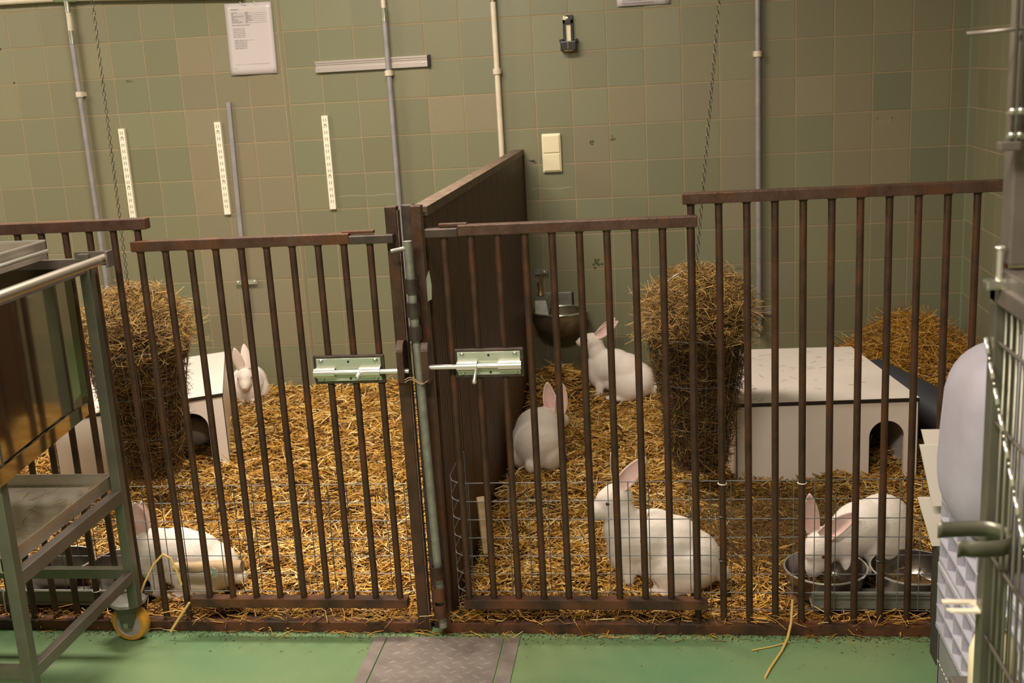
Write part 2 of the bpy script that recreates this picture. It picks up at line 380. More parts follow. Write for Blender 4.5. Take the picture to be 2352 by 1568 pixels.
def latch(parent, x0, x1, zc, handle_x, rod, dirn, down):
    W = x1 - x0; holder = bpy.data.objects.new('sliding_bolt', None); COL.objects.link(holder); holder.parent = parent; holder.location = (0, -.0145, 0); parent = holder
    lt = MB().box(x0 - .008, x1 + .008, .0, .006, zc - .036, zc + .036, .004).build('latch_backing', M['dark_steel'], parent, label='dark welded backing plate')
    MB().box(x0, x1, -.004, .0, zc - .028, zc + .028, .001).build('latch_plate', M['greenzinc'], parent, label='shiny zinc bolt plate')
    for f0, f1 in ((-.02, .30), (.68, 1.0)) if dirn > 0 else ((.0, .32), (.66, 1.02)):
        mb = MB().tube([(x0 + W * f0, -.014, zc - .004), (x0 + W * f1, -.014, zc - .004)], .011, 14)
        mb.box(x0 + W * max(f0, 0), x0 + W * min(f1, 1), -.012, -.004, zc - .018, zc + .008)
        mb.build('bolt_guide', M['chrome'], parent)
    mb = MB().tube([(rod[0], -.014, zc - .004), (rod[1], -.014, zc - .004)], .0062, 12)
    mb.build('bolt_rod', M['chrome'], parent)
    mb = MB()
    if down: mb.tube([(handle_x, -.014, zc - .004), (handle_x - .002, -.032, zc - .022), (handle_x - .004, -.036, zc - .034)], [.004, .004, .005], 10); mb.ico((handle_x - .004, -.036, zc - .036), .0062, 2)
    else: mb.tube([(handle_x, -.014, zc - .004), (handle_x + .002, -.034, zc - .010)], [.004, .005], 10); mb.ico((handle_x + .002, -.035, zc - .010), .0075, 2)
    mb.build('bolt_handle', M['chrome'], parent)
    for fx in (.08, .92):
        for dz in (-.022, .021): MB().lathe([(0, .004), (.004, .0035), (.006, 0)], seg=12, M=Matrix.Translation((x0 + W * fx, -.004, zc + dz)) @ Matrix.Rotation(PI / 2, 4, 'X')).build('rivet', M['zinc'], parent)
    mb = MB()
    for fx, dz in ((.5, .02), (.52, -.022)): mb.lathe([(0, .0006), (.003, .0006), (.003, 0)], seg=10, M=Matrix.Translation((x0 + W * fx, -.004, zc + dz)) @ Matrix.Rotation(PI / 2, 4, 'X'))
    mb.build('screw_hole', M['black'], parent)
latch(gl, 2.058 - 1.62, 2.218 - 1.62, .716, 2.165 - 1.62, (2.06 - 1.62, 2.288 - 1.62), 1, False)
latch(gr, 2.405 - 2.98, 2.556 - 2.98, .724, 2.452 - 2.98, (2.335 - 2.98, 2.55 - 2.98), -1, True)

gp = thing('gate_post', 'rusty double gate post with a vertical drop bolt between the two gates', 'post', (2.3, YFN, 0))
sq_tube(-.051, -.023, -.016, .014, 0, 1.10).build('post', M['rust'], gp)
sq_tube(-.017, .010, .012, .040, 0, 1.10).build('post', M['dark_steel'], gp, label='grey steel post')
sq_tube(.011, .036, -.016, .014, 0, 1.10).build('post', M['rail'], gp)
MB().box(-.0235, -.0205, -.012, .012, .0, 1.09).build('post_cover', M['capdust'], gp)
xr = lambda z: .008 + .010 * (1.02 - z) / .93
MB().tube([(xr(1.02), -.058, 1.024), (xr(.02) + .002, -.046, .034)], .0105, 16).build('drop_bolt', M['galv'], gp, label='galvanised vertical drop bolt')
MB().tube([(-.030, -.070, 1.003), (.016, -.058, 1.010)], .005, 10).build('bolt_handle', M['galv'], gp)
for z in (.918, .861, .804, .189, .131, .085):
    x = xr(z)
    MB().lathe([(.0115, -.017), (.0155, -.017), (.0155, .017), (.0115, .017), (.0115, -.017)], (x, -.058, z), 20).box(x - .006, x + .010, -.046, -.014, z - .012, z + .012).build('guide_ring', M['dark_steel'] if z > .2 else M['beam'], gp)
for x, z in ((-.029, .735), (.031, .735)):
    mb = MB().prism([(-.075 + .0, z - .050), (-.016, z - .050), (-.016, z + .042), (-.045, z + .050), (-.066, z + .046), (-.075, z + .030)], 'x', x - .008, x + .008)
    es = [e for e in mb.bm.edges if e.calc_length() < .02 or abs(e.verts[0].co.x - e.verts[1].co.x) > .001]
    bmesh.ops.bevel(mb.bm, geom=es, offset=.002, segments=2, affect='EDGES')
    mb.build('bolt_catch', M['rust'], gp)
pts = [(-.02 + .055 * t, -.078 + .01 * math.sin(3 * t), .695 + .006 * math.sin(t * 7) - .008 * t) for t in [k / 10 for k in range(11)]]
MB().tube(pts, .0012, 6).tube([(p[0], p[1] - .002, p[2] - .006 + .006 * i / 10) for i, p in enumerate(pts)], .0012, 6).build('twine', M['wood'], gp)
MB().prism([(.036, .870), (.036, .925), (.044, .945), (.048, .91), (.046, .875)], 'y', -.012, -.006).build('bare_patch', M['zinc'], gp, label='patch of bare white metal')

# ------------------------------------------------------------------ partition
pa = thing('partition', 'dark brown ribbed partition wall between the two pens', 'partition', (2.318, 0, 0))
nb = 15; bw = 2.095 / nb
prof = []
nr = 6
for k in range(nr):
    a = .003 + (bw - .006) * k / nr; w = (bw - .006) / nr
    prof += [(-.0155, a), (-.0185, a + w * .22), (-.0185, a + w * .70), (-.0155, a + w * .92)]
pr2 = [(x, y) for x, y in prof] + [(-x, y) for x, y in prof[::-1]]
for k in range(nb):
    zt = 1.055 + .018 * (k / nb)
    MB().prism(pr2, 'z', .004, zt).build('board', M['board'], pa).location = (0, -.008 - (k + 1) * bw, 0)
MB().hexa([(-.021, -2.105, 1.050 + .018), (.021, -2.105, 1.050 + .018), (.021, -.006, 1.042), (-.021, -.006, 1.042)],
          [(-.021, -2.105, 1.072 + .018), (.021, -2.105, 1.072 + .018), (.021, -.006, 1.064), (-.021, -.006, 1.064)]).build('top_channel', M['capdust'], pa)
MB().box(-.022, .022, -.0085, .0 - .0075, .0, 1.05).build('wall_channel', M['rust'], pa)

# ------------------------------------------------------------------ wire mesh
def wire_mesh(label, x0, x1, zs, xs, curl=None):
    t = thing('wire_mesh_panel', label, 'wire mesh', (x0, -2.134, 0))
    mb = MB(); W = .00125
    for z in zs:
        mb.tube([(0, 0, z), ((x1 - x0) * .5, .003 * math.sin(z * 40), z), (x1 - x0, 0, z)], W, 5, False)
    mb.build('horizontal_wires', M['wire'], t, kind='stuff')
    mb = MB()
    for x in xs: mb.tube([(x - x0, .0022, zs[0]), (x - x0 + .002, .0022, zs[-1])], W, 5, False)
    mb.build('vertical_wires', M['wire'], t, kind='stuff')
    if curl:
        mb = MB()
        for i, z in enumerate(zs):
            mb.tube([(0, 0, z), (-.020, -.004, z + .003), (-.036, .002, z + .008), (-.042, .02, z + .014), (-.034, .06, z + .03), (-.018, .10, z + .05)], W, 5, False)
        for (u, v, w) in ((-.040, .012, .012), (-.030, .07, .034), (-.018, .10, .05)):
            mb.tube([(u, v, zs[0] + w), (u, v, zs[-1] + w)], W, 5, False)
        mb.build('curled_end', M['wire'], t, kind='stuff', label='bent-back end of the mesh')
    return t
ZS = [.052 + .0492 * k for k in range(8)]
wire_mesh('galvanised wire mesh along the foot of the right pen with a curled left end', 2.392, 3.95, ZS, [2.395 + .05 * k for k in range(32)], True)
wire_mesh('galvanised wire mesh along the foot of the left pen', .9, 2.246, ZS[1:] + [], [.93 + .05 * k for k in range(27)] )

# ------------------------------------------------------------------ straw and hay generator
def stalks(name, cen, yaw, pitch, length, width, tint, m, parent=None, bend=None, sides=3, **kw):
    n = len(cen)
    d = np.stack([np.cos(pitch) * np.cos(yaw), np.cos(pitch) * np.sin(yaw), np.sin(pitch)], 1)
    up = np.tile(np.array([0, 0, 1.0]), (n, 1)); up[np.abs(d[:, 2]) > .9] = (1, 0, 0)
    u = np.cross(d, up); u /= np.linalg.norm(u, axis=1)[:, None]; v = np.cross(u, d)
    roll = rng.uniform(0, 2 * PI, n)
    uu = u * np.cos(roll)[:, None] + v * np.sin(roll)[:, None]; vv = -u * np.sin(roll)[:, None] + v * np.cos(roll)[:, None]
    if bend is None: bend = rng.normal(0, .10, n)
    off = uu * (bend * length)[:, None]
    P = [cen - d * (length / 2)[:, None], cen + off, cen + d * (length / 2)[:, None]]
    V = np.zeros((n, 3, sides, 3), dtype=np.float32)
    for i, p in enumerate(P):
        for k in range(sides):
            a = 2 * PI * k / sides
            sc = (width / 2) * (1.0 if i == 1 else .8)
            V[:, i, k] = p + (uu * math.cos(a) * 1.0 + vv * math.sin(a) * .55) * sc[:, None]
    base = (np.arange(n) * 3 * sides)[:, None, None, None]
    q = []
    for i in range(2):
        for k in range(sides):
            k2 = (k + 1) % sides
            q.append([i * sides + k, i * sides + k2, (i + 1) * sides + k2, (i + 1) * sides + k])
    q = np.array(q); F = (np.arange(n) * 3 * sides)[:, None, None] + q[None]
    F = F.reshape(-1, 4).astype(np.int32)
    me = bpy.data.meshes.new(name)
    me.vertices.add(n * 3 * sides); me.vertices.foreach_set('co', V.reshape(-1))
    me.loops.add(F.size); me.loops.foreach_set('vertex_index', F.reshape(-1))
    me.polygons.add(len(F)); me.polygons.foreach_set('loop_start', np.arange(len(F), dtype=np.int32) * 4)
    me.update(calc_edges=True)
    at = me.attributes.new('tint', 'FLOAT', 'POINT'); at.data.foreach_set('value', np.repeat(tint, 3 * sides).astype(np.float32))
    me.materials.append(M[m]); o = bpy.data.objects.new(name, me); COL.objects.link(o)
    return finish(o, parent, **kw)

def hgt(x, y):
    x = np.asarray(x, dtype=float); y = np.asarray(y, dtype=float)
    h = .026 + .010 * np.sin(x * 7.1 + 1.3) * np.cos(y * 6.3) + .008 * np.sin(x * 15 + y * 11) + .005 * np.sin(x * 31 - y * 23)
    h += .035 * np.clip((y + .9) / .9, 0, 1)
    h += .20 * np.exp(-(((x - 3.88) / .24) ** 2 + ((y + .12) / .30) ** 2))
    h += .10 * np.exp(-(((x - 4.0) / .22) ** 2 + ((y + .55) / .35) ** 2))
    h += .11 * np.exp(-(((x - 2.46) / .11) ** 2 + ((y + .22) / .22) ** 2))
    h += .03 * np.exp(-(((x - 2.43) / .06) ** 2 + ((y + 1.5) / .5) ** 2))
    h -= .018 * np.clip((-y - 1.95) / .2, 0, 1)
    return np.clip(h, .006, 1)
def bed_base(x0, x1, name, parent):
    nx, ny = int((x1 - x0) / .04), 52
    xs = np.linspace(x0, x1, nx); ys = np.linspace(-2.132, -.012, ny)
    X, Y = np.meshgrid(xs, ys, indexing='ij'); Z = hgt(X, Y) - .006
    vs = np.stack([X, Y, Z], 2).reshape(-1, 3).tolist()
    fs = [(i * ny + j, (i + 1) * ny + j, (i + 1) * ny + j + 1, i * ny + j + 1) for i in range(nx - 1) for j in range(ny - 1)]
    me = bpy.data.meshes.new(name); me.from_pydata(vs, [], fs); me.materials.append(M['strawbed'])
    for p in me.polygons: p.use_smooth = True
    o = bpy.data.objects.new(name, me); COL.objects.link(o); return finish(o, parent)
def straw_field(name, label, x0, x1, n, parent_bowls):
    root = bed_base(x0, x1, name, None); finish(root, None, label, 'straw', kind='stuff')
    x = rng.uniform(x0 + .02, x1 - .02, n * 2); y = -2.125 + 2.10 * rng.random(n * 2) ** 1.25
    keep = np.ones(n * 2, bool)
    for (bx, by, br) in parent_bowls: keep &= (x - bx) ** 2 + (y - by) ** 2 > (br + .02) ** 2
    x = x[keep][:n]; y = y[keep][:n]; n = len(x)
    L = np.clip(rng.lognormal(math.log(.058), .45, n), .02, .15); w = rng.uniform(.0024, .0072, n)
    layer = rng.random(n)
    z = hgt(x, y) + layer * .016
    pitch = rng.normal(0, .24, n); stick = rng.random(n) < .05; pitch[stick] = rng.normal(0, .55, stick.sum())
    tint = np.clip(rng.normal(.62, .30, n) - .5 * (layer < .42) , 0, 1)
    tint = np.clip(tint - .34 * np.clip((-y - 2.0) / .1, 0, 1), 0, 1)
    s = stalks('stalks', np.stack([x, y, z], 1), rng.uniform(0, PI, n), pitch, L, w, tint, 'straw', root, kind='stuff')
    return root
RBOWLS = [(3.297, -1.985, .105), (3.515, -1.985, .105)]; LBOWLS = [(1.165, -1.965, .10), (1.375, -1.965, .10)]
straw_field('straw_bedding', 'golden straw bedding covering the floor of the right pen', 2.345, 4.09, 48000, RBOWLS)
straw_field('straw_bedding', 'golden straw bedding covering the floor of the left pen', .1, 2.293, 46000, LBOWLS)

def hay_patch(label, cx, cy, sx, sy, n, hz, tmu, name='hay_heap'):
    x = rng.normal(cx, sx, n); y = rng.normal(cy, sy, n); x = np.clip(x, 2.36, 4.1); y = np.clip(y, -2.11, -.03)
    g = np.exp(-(((x - cx) / (sx * 1.6)) ** 2 + ((y - cy) / (sy * 1.6)) ** 2))
    z = hgt(x, y) + .012 + rng.random(n) * hz * g
    return stalks(name, np.stack([x, y, z], 1), rng.uniform(0, PI, n), rng.normal(0, .22, n), rng.uniform(.03, .10, n),
                  rng.uniform(.0011, .0022, n), np.clip(rng.normal(tmu, .2, n), 0, 1), 'hay', None, label=label, cat='hay', kind='stuff')
hay_patch('brown spilled hay on the straw behind the large rabbit', 3.22, -1.62, .16, .16, 7000, .04, .42)
x = rng.normal(3.86, .17, 2600); y = np.clip(rng.normal(-.22, .16, 2600), -.6, -.03); x = np.clip(x, 3.5, 4.08)
stalks('straw_heap', np.stack([x, y, hgt(x, y) + .02 + rng.random(2600) * .05], 1), rng.uniform(0, PI, 2600), rng.normal(0, .4, 2600), rng.uniform(.05, .16, 2600),
       rng.uniform(.002, .0045, 2600), np.clip(rng.normal(.45, .2, 2600), 0, 1), 'straw', None, label='heap of long straw piled in the far right corner of the pen', cat='straw', kind='stuff')
n = 620; x = rng.uniform(1.2, 3.6, n); y = -2.150 - np.abs(rng.normal(0, .017, n)); y = np.where(rng.random(n) < .35, y + .03, y); z = np.where(y > -2.17, .032 + .02 * rng.random(n), .006)
x = np.where(rng.random(n) < .3, rng.normal(2.33, .16, n), x)
stalks('loose_straw', np.stack([x, y, z], 1), rng.normal(0, .8, n), rng.normal(0, .06, n) + (y > -2.17) * rng.normal(0, .35, n), rng.uniform(.015, .07, n), rng.uniform(.0012, .004, n),
       np.clip(rng.normal(.5, .22, n), 0, 1), 'straw', None, label='loose straw and litter strewn along the foot of the fence', cat='straw', kind='stuff')
n = 2200; x = rng.uniform(1.2, 3.6, n); y = -2.165 - np.abs(rng.normal(0, .018, n)) * (1 + 3 * (rng.random(n) < .08))
stalks('litter_crumbs', np.stack([x, y, .0018 + 0 * x], 1), rng.uniform(0, PI, n), 0 * x, rng.uniform(.0015, .008, n), rng.uniform(.0008, .002, n), 0.05 + 0 * x, 'hay', None,
       label='dark crumbs of litter on the green floor along the fence', cat='litter', kind='stuff')

# ------------------------------------------------------------------ houses
def house(label, FL, FR, BR, BL, z0, z1, hx0, hx1, hz):
    c = Vector(((FL[0] + FR[0]) / 2, (FL[1] + FR[1]) / 2, 0))
    t = thing('rabbit_house', label, 'rabbit house', (c.x, c.y, z0))
    L = lambda p: Vector((p[0] - c.x, p[1] - c.y, 0)); FL, FR, BR, BL = map(L, (FL, FR, BR, BL)); H = z1 - z0; th = .010
    ctr = (FL + FR + BR + BL) / 4
    inn = [p + (ctr - p).normalized() * .018 for p in (FL, FR, BR, BL)]
    def slab(a, b, ai, bi, name, zt):
        MB().hexa([a, b, bi, ai], [p + Vector((0, 0, zt)) for p in (a, b, bi, ai)]).build(name, M['lam'], t)
    slab(FL, BL, inn[0], inn[3], 'side_panel', H - .014); slab(FR, BR, inn[1], inn[2], 'side_panel', H - .014); slab(BL, BR, inn[3], inn[2], 'back_panel', H - .014)
    # front with arch
    u = (FR - FL).normalized(); nrm = Vector((u.y, -u.x, 0)); W = (FR - FL).length; r = (hx1 - hx0) / 2; cx = (hx0 + hx1) / 2
    mb = MB(); arc = [(cx - r * math.cos(a), hz - r + r * math.sin(a)) for a in [PI * k / 16 for k in range(17)]]
    zt = H - .014
    outline = [(0, 0), (hx0, 0)] + [(hx0, hz - r)] * 0 + arc + [(hx1, 0), (W, 0), (W, zt)]
    def quad(poly):
        A = [mb.bm.verts.new(FL + u * p[0] + nrm * .0 + Vector((0, 0, p[1]))) for p in poly]
        B = [mb.bm.verts.new(FL + u * p[0] - nrm * .010 + Vector((0, 0, p[1]))) for p in poly]
        mb.bm.faces.new(A); mb.bm.faces.new(B[::-1])
        for i in range(len(poly)): mb.bm.faces.new((A[i], B[i], B[(i+1) % len(poly)], A[(i+1) % len(poly)]))
    quad([(0, 0), (hx0, 0), (hx0, hz - r), (hx0, zt), (0, zt)]); quad([(hx1, 0), (W, 0), (W, zt), (hx1, zt), (hx1, hz - r)])
    for a, b in zip(arc[:-1], arc[1:]): quad([a, b, (b[0], zt), (a[0], zt)])
    mb.build('front_panel', M['lam'], t)
    # dark arch edge and vertical joint
    mb = MB()
    pts = [(hx0, 0)] + arc + [(hx1, 0)]
    for a, b in zip(pts[:-1], pts[1:]):
        A = FL + u * a[0] + Vector((0, 0, a[1])); B = FL + u * b[0] + Vector((0, 0, b[1]))
        mb.hexa([A + nrm * .0006, B + nrm * .0006, B - nrm * .0102, A - nrm * .0102],
                [A + nrm * .0006 + Vector((0, 0, .0015)), B + nrm * .0006 + Vector((0, 0, .0015)), B - nrm * .0102 + Vector((0, 0, .0015)), A - nrm * .0102 + Vector((0, 0, .0015))])
    mb.build('arch_edge', M['edge'], t)
    for p in (FL, FR):
        mb = MB().hexa([p - u * .0015, p + u * .0015, p + u * .0015 + nrm * .0012, p - u * .0015 + nrm * .0012][::-1],
                [q + Vector((0, 0, zt)) for q in (p - u * .0015, p + u * .0015, p + u * .0015 + nrm * .0012, p - u * .0015 + nrm * .0012)][::-1])
        mb.build('joint', M['edge'], t)
    out = [p + (p - ctr).normalized() * .003 for p in (FL, FR, BR, BL)]
    MB().hexa([p + Vector((0, 0, H - .014)) for p in out], [p + Vector((0, 0, H - .0012)) for p in out]).build('roof_edge', M['edge'], t, label='dark edge of the roof panel')
    MB().hexa([p + Vector((0, 0, H - .0012)) for p in out], [p + Vector((0, 0, H)) for p in out]).build('roof_panel', M['lam'], t)
    return t
house('white laminate rabbit house with an arched door in the right pen', (3.125, -1.19), (3.703, -1.16), (3.600, -.49), (3.022, -.50), .02, .302, .425, .535, .205)
house('white laminate rabbit house with an arched door in the left pen', (.78, -1.235), (1.287, -.943), (1.060, -.32), (.56, -.62), .02, .302, .394, .524, .222)
n = 340; x = rng.normal(3.11, .045, n); y = rng.normal(-1.06, .09, n)
k = (x > 3.07)
stalks('hay_crumbs', np.stack([x, y, .304 + rng.random(n) * .006], 1)[k], rng.uniform(0, PI, k.sum()), 0 * x[k], rng.uniform(.006, .03, k.sum()), rng.uniform(.0008, .0018, k.sum()), rng.uniform(0, .5, k.sum()), 'hay', None,
       label='brown hay crumbs on the near left corner of the white roof', cat='hay', kind='stuff')
n = 46; x = rng.uniform(3.1, 3.6, n); y = rng.uniform(-1.1, -.55, n)
stalks('straw_bits', np.stack([x, y, .3035 + 0 * x], 1), rng.normal(0, .6, n), 0 * x, rng.uniform(.01, .05, n), rng.uniform(.0008, .0016, n), rng.uniform(.1, .8, n), 'hay', None,
       label='few thin straw bits scattered over the right white roof', cat='straw', kind='stuff')

# ------------------------------------------------------------------ hay baskets and chains
def basket(side, label, hlabel, clabel, cx, cy, zr, R, zb, rb, topz, chain_top, n, lean):
    t = thing('hay_basket', label, 'hay basket', (cx, cy, zb))
    H = zr - zb; Wd = .0013
    rad = lambda f: rb + (R - rb) * (f ** .95)
    for f in (1.0, .66, .33, 0.0):
        r = rad(f); MB().tube([(r * math.cos(a), r * math.sin(a), H * f) for a in [2*PI*k/36 for k in range(36)]], .0019 if f == 1 else Wd, 6, closed=True).build('hoop', M['wire'], t)
    mb = MB()
    for k in range(22):
        a = 2 * PI * k / 22
        mb.tube([(rad(f) * math.cos(a) * 1.004, rad(f) * math.sin(a) * 1.004, H * f) for f in (0, .15, .33, .5, .66, .85, 1)], Wd * .8, 5, False)
    for k in range(5): mb.tube([(-rb + 2*rb*(k+.5)/5, -rb * .7, 0), (-rb + 2*rb*(k+.5)/5, rb * .7, 0)], Wd, 5, False)
    mb.build('upright_wires', M['wire'], t, kind='stuff')
    hh = topz - zr
    MB().tube([(R * math.cos(a) * math.cos(lean), R * math.cos(a) * math.sin(lean), H + hh * math.sin(a)) for a in [PI * k / 24 for k in range(25)]], .0021, 6).build('handle', M['wire'], t)
    # hay: dark core and thin stalks around it
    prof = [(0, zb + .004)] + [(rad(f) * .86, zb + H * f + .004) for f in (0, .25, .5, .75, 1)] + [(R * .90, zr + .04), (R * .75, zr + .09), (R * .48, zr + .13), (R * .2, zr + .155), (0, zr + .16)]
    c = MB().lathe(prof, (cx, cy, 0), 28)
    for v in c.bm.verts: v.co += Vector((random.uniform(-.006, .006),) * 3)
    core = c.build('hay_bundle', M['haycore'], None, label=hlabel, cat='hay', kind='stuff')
    f = rng.random(n); a = rng.uniform(0, 2 * PI, n); top = rng.random(n) < .40
    ff = np.where(top, 1, f); r = (rb + (R - rb) * ff ** .95) * (.80 + .22 * rng.random(n))
    z = zb + H * ff
    g = rng.random(n); th = g * PI / 2
    r = np.where(top, R * 1.06 * np.cos(th) ** .7 * (1 + .10 * rng.normal(size=n)), r); z = np.where(top, zr + .17 * np.sin(th) + rng.normal(0, .010, n) + .014 * np.sin(a * 3 + 1) + .01 * np.sin(a * 7), z)
    yaw = np.where(top, rng.uniform(0, 2*PI, n), a + PI / 2 + rng.normal(0, .7, n))
    pit = np.where(top, rng.normal(.1, .5, n), rng.normal(0, .7, n))
    P = np.stack([cx + r * np.cos(a), cy + r * np.sin(a), z], 1)
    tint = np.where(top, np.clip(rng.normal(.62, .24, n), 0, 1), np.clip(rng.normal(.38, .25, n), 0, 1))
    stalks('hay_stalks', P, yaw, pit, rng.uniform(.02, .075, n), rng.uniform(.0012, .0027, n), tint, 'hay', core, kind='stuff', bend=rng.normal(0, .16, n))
    m2 = 90; a2 = rng.uniform(0, 2*PI, m2)
    P = np.stack([cx + R * 1.12 * np.cos(a2), cy + R * 1.12 * np.sin(a2), zr + rng.uniform(-.03, .13, m2)], 1)
    stalks('long_stalks', P, a2 + rng.normal(0, .4, m2), rng.normal(.15, .4, m2), rng.uniform(.05, .14, m2), rng.uniform(.0011, .002, m2), np.clip(rng.normal(.9, .1, m2), 0, 1), 'hay', core, kind='stuff')
    # chain
    ch = thing('hanging_chain', clabel, 'chain', (cx, cy, topz))
    lk = MB().tube([(.0042 * math.cos(b) , 0, .0080 * (1 if math.sin(b) > 0 else -1) * (abs(math.sin(b)) ** .6)) for b in [2*PI*q/12 for q in range(12)]], .0010, 5, closed=True).mesh('link')
    lk.materials.append(M['chain'])
    top = Vector(chain_top) - Vector((cx, cy, topz)); L = top.length; nl = int(L / .0133); d = top.normalized()
    q = d.to_track_quat('Z', 'Y')
    tw = 0
    for i in range(nl):
        p = d * ((i + .5) * L / nl); s = 2.2 * 0 + 1
        o = inst('link', lk, p, ch); o.rotation_mode = 'QUATERNION'
        o.rotation_quaternion = q @ Matrix.Rotation((PI / 2 if i % 2 else 0) + .25 + .15 * math.sin(i * .2), 3, 'Z').to_quaternion()
    return t
basket('L', 'round wire hay basket hanging full in the left pen', 'brown hay stuffed in the left hanging basket', 'thin steel chain holding the left hay basket', 1.190, -1.36, .590, .165, .15, .088, .785, (1.215, -1.36, 2.6), 12500, .35)
basket('R', 'round wire hay basket hanging full in the right pen', 'brown hay heaped in the right hanging basket', 'thin steel chain holding the right hay basket', 3.0, -1.32, .580, .158, .14, .080, .775, (3.185, -1.32, 2.6), 12500, .2)

# ------------------------------------------------------------------ rabbits
def rot(ax, a): return Matrix.Rotation(math.radians(a), 4, ax)
def ear_mesh(L, W, name, m, pull):
    bm = bmesh.new(); nu, nv = 14, 9; G = []
    for i in range(nu):
        s = i / (nu - 1); w = W * (math.sin(PI * min(1, .16 + s * .84) ** .9) ** .62) * .5 if s < 1 else .0
        w = max(w, .0015) if i < nu - 1 else .0012
        cup = .95 * (1 - s * .45)
        row = []
        for j in range(nv):
            t = -1 + 2 * j / (nv - 1); an = t * cup * 1.15
            row.append(bm.verts.new((math.sin(an) * w / math.sin(min(cup * 1.15, 1.57)) if cup else t * w, (1 - math.cos(an)) * w * .9 + .010 * s * s + pull, L * s)))
        G.append(row)
    for i in range(nu - 1):
        for j in range(nv - 1):
            f = bm.faces.new((G[i][j], G[i][j+1], G[i+1][j+1], G[i+1][j])); f.smooth = True
    me = bpy.data.meshes.new(name); bm.to_mesh(me); bm.free(); me.materials.append(M[m]); return me
def make_ear(parent, loc, tilt, yaw, roll, L=.105, W=.046):
    outer = ear_mesh(L, W, 'ear', 'earwhite', -.0014); o = bpy.data.objects.new('ear', outer); COL.objects.link(o)
    md = o.modifiers.new('s', 'SOLIDIFY'); md.thickness = .0016; md.offset = 0
    o.parent = parent; o.location = loc
    o.rotation_euler = (Matrix.Rotation(math.radians(yaw), 4, 'Z') @ Matrix.Rotation(math.radians(roll), 4, 'X') @ Matrix.Rotation(math.radians(tilt), 4, 'Y')).to_euler()
    inn = bpy.data.objects.new('ear_inside', ear_mesh(L * .95, W * .86, 'ear_inside', 'earpink', .0010)); COL.objects.link(inn); inn.parent = o; inn['label'] = 'pink inner ear'
def fur_blades(body, parent, n):
    me = body.data; me.calc_loop_triangles()
    T = np.zeros(len(me.loop_triangles) * 3, dtype=np.int32); me.loop_triangles.foreach_get('vertices', T); T = T.reshape(-1, 3)
    Vv = np.zeros(len(me.vertices) * 3, dtype=np.float32); me.vertices.foreach_get('co', Vv); Vv = Vv.reshape(-1, 3)
    A, B, C_ = Vv[T[:, 0]], Vv[T[:, 1]], Vv[T[:, 2]]
    N_ = np.cross(B - A, C_ - A); ar = np.linalg.norm(N_, axis=1); N_ /= np.maximum(ar, 1e-12)[:, None]
    idx = rng.choice(len(T), n, p=ar / ar.sum()); u = rng.random(n); v = rng.random(n); f = u + v > 1; u[f] = 1 - u[f]; v[f] = 1 - v[f]
    P = A[idx] + (B[idx] - A[idx]) * u[:, None] + (C_[idx] - A[idx]) * v[:, None]; nn = N_[idx]
    back = np.tile(np.array([-.95, 0, -.28]), (n, 1)); back -= nn * (back * nn).sum(1)[:, None]
    d = nn * .30 + back * .92 + rng.normal(0, .16, (n, 3)); d /= np.linalg.norm(d, axis=1)[:, None]
    L = rng.uniform(.003, .0070, n) * np.where(P[:, 2] > .16, .75, 1)
    side = np.cross(d, nn); side /= np.maximum(np.linalg.norm(side, axis=1), 1e-6)[:, None]; w = rng.uniform(.0005, .0009, n)
    V = np.stack([P - side * w[:, None] / 2 - nn * .0004, P + side * w[:, None] / 2 - nn * .0004, P + d * L[:, None]], 1).astype(np.float32)
    m2 = bpy.data.meshes.new('fur'); m2.vertices.add(n * 3); m2.vertices.foreach_set('co', V.reshape(-1))
    m2.loops.add(n * 3); m2.loops.foreach_set('vertex_index', np.arange(n * 3, dtype=np.int32))
    m2.polygons.add(n); m2.polygons.foreach_set('loop_start', np.arange(n, dtype=np.int32) * 3); m2.update(calc_edges=True)
    m2.materials.append(M['fur']); o = bpy.data.objects.new('fur', m2); COL.objects.link(o); finish(o, parent, kind='stuff')
def rabbit(label, loc, heading, parts, ears, eyes, nose, scale=1.0, fur_n=22000):
    """parts: ellipsoids (centre cm, radii cm, pitch deg, yaw deg); +x is forward"""
    t = thing('rabbit', label, 'rabbit', loc, math.radians(heading)); t.scale = (scale,) * 3
    bm = bmesh.new()
    for (c, r, *rt) in parts:
        g = bmesh.ops.create_icosphere(bm, subdivisions=3, radius=1)
        R = (rot('Z', rt[1]) if len(rt) > 1 else Matrix()) @ (rot('Y', -rt[0]) if rt else Matrix())
        bmesh.ops.transform(bm, matrix=Matrix.Translation(Vector(c) * .01) @ R @ Matrix.Diagonal((r[0]*.01, r[1]*.01, r[2]*.01, 1)), verts=g['verts'])
    me = bpy.data.meshes.new('tmp'); bm.to_mesh(me); bm.free()
    o = bpy.data.objects.new('tmp', me); COL.objects.link(o)
    rm = o.modifiers.new('r', 'REMESH'); rm.mode = 'VOXEL'; rm.voxel_size = .0048; rm.use_smooth_shade = True
    sm = o.modifiers.new('s', 'SMOOTH'); sm.factor = .5; sm.iterations = 12
    dg = bpy.context.evaluated_depsgraph_get(); dg.update()
    body = bpy.data.meshes.new_from_object(o.evaluated_get(dg)); body.name = 'body'
    bpy.data.objects.remove(o)
    for p in body.polygons: p.use_smooth = True
    body.materials.clear(); body.materials.append(M['fur'])
    b = bpy.data.objects.new('body', body); COL.objects.link(b); b.parent = t
    fur_blades(b, t, fur_n)
    for e in ears: make_ear(t, Vector(e[0]) * .01, *e[1:])
    for e in eyes: MB().ico(Vector((e[0], e[1] * .93, e[2])) * .01, (.0066, .0042, .0060), 2).build('eye', M['eye'], t)
    if nose: MB().ico(Vector(nose) * .01, (.0035, .0065, .0045), 2).build('nose', M['nose'], t)
    return t
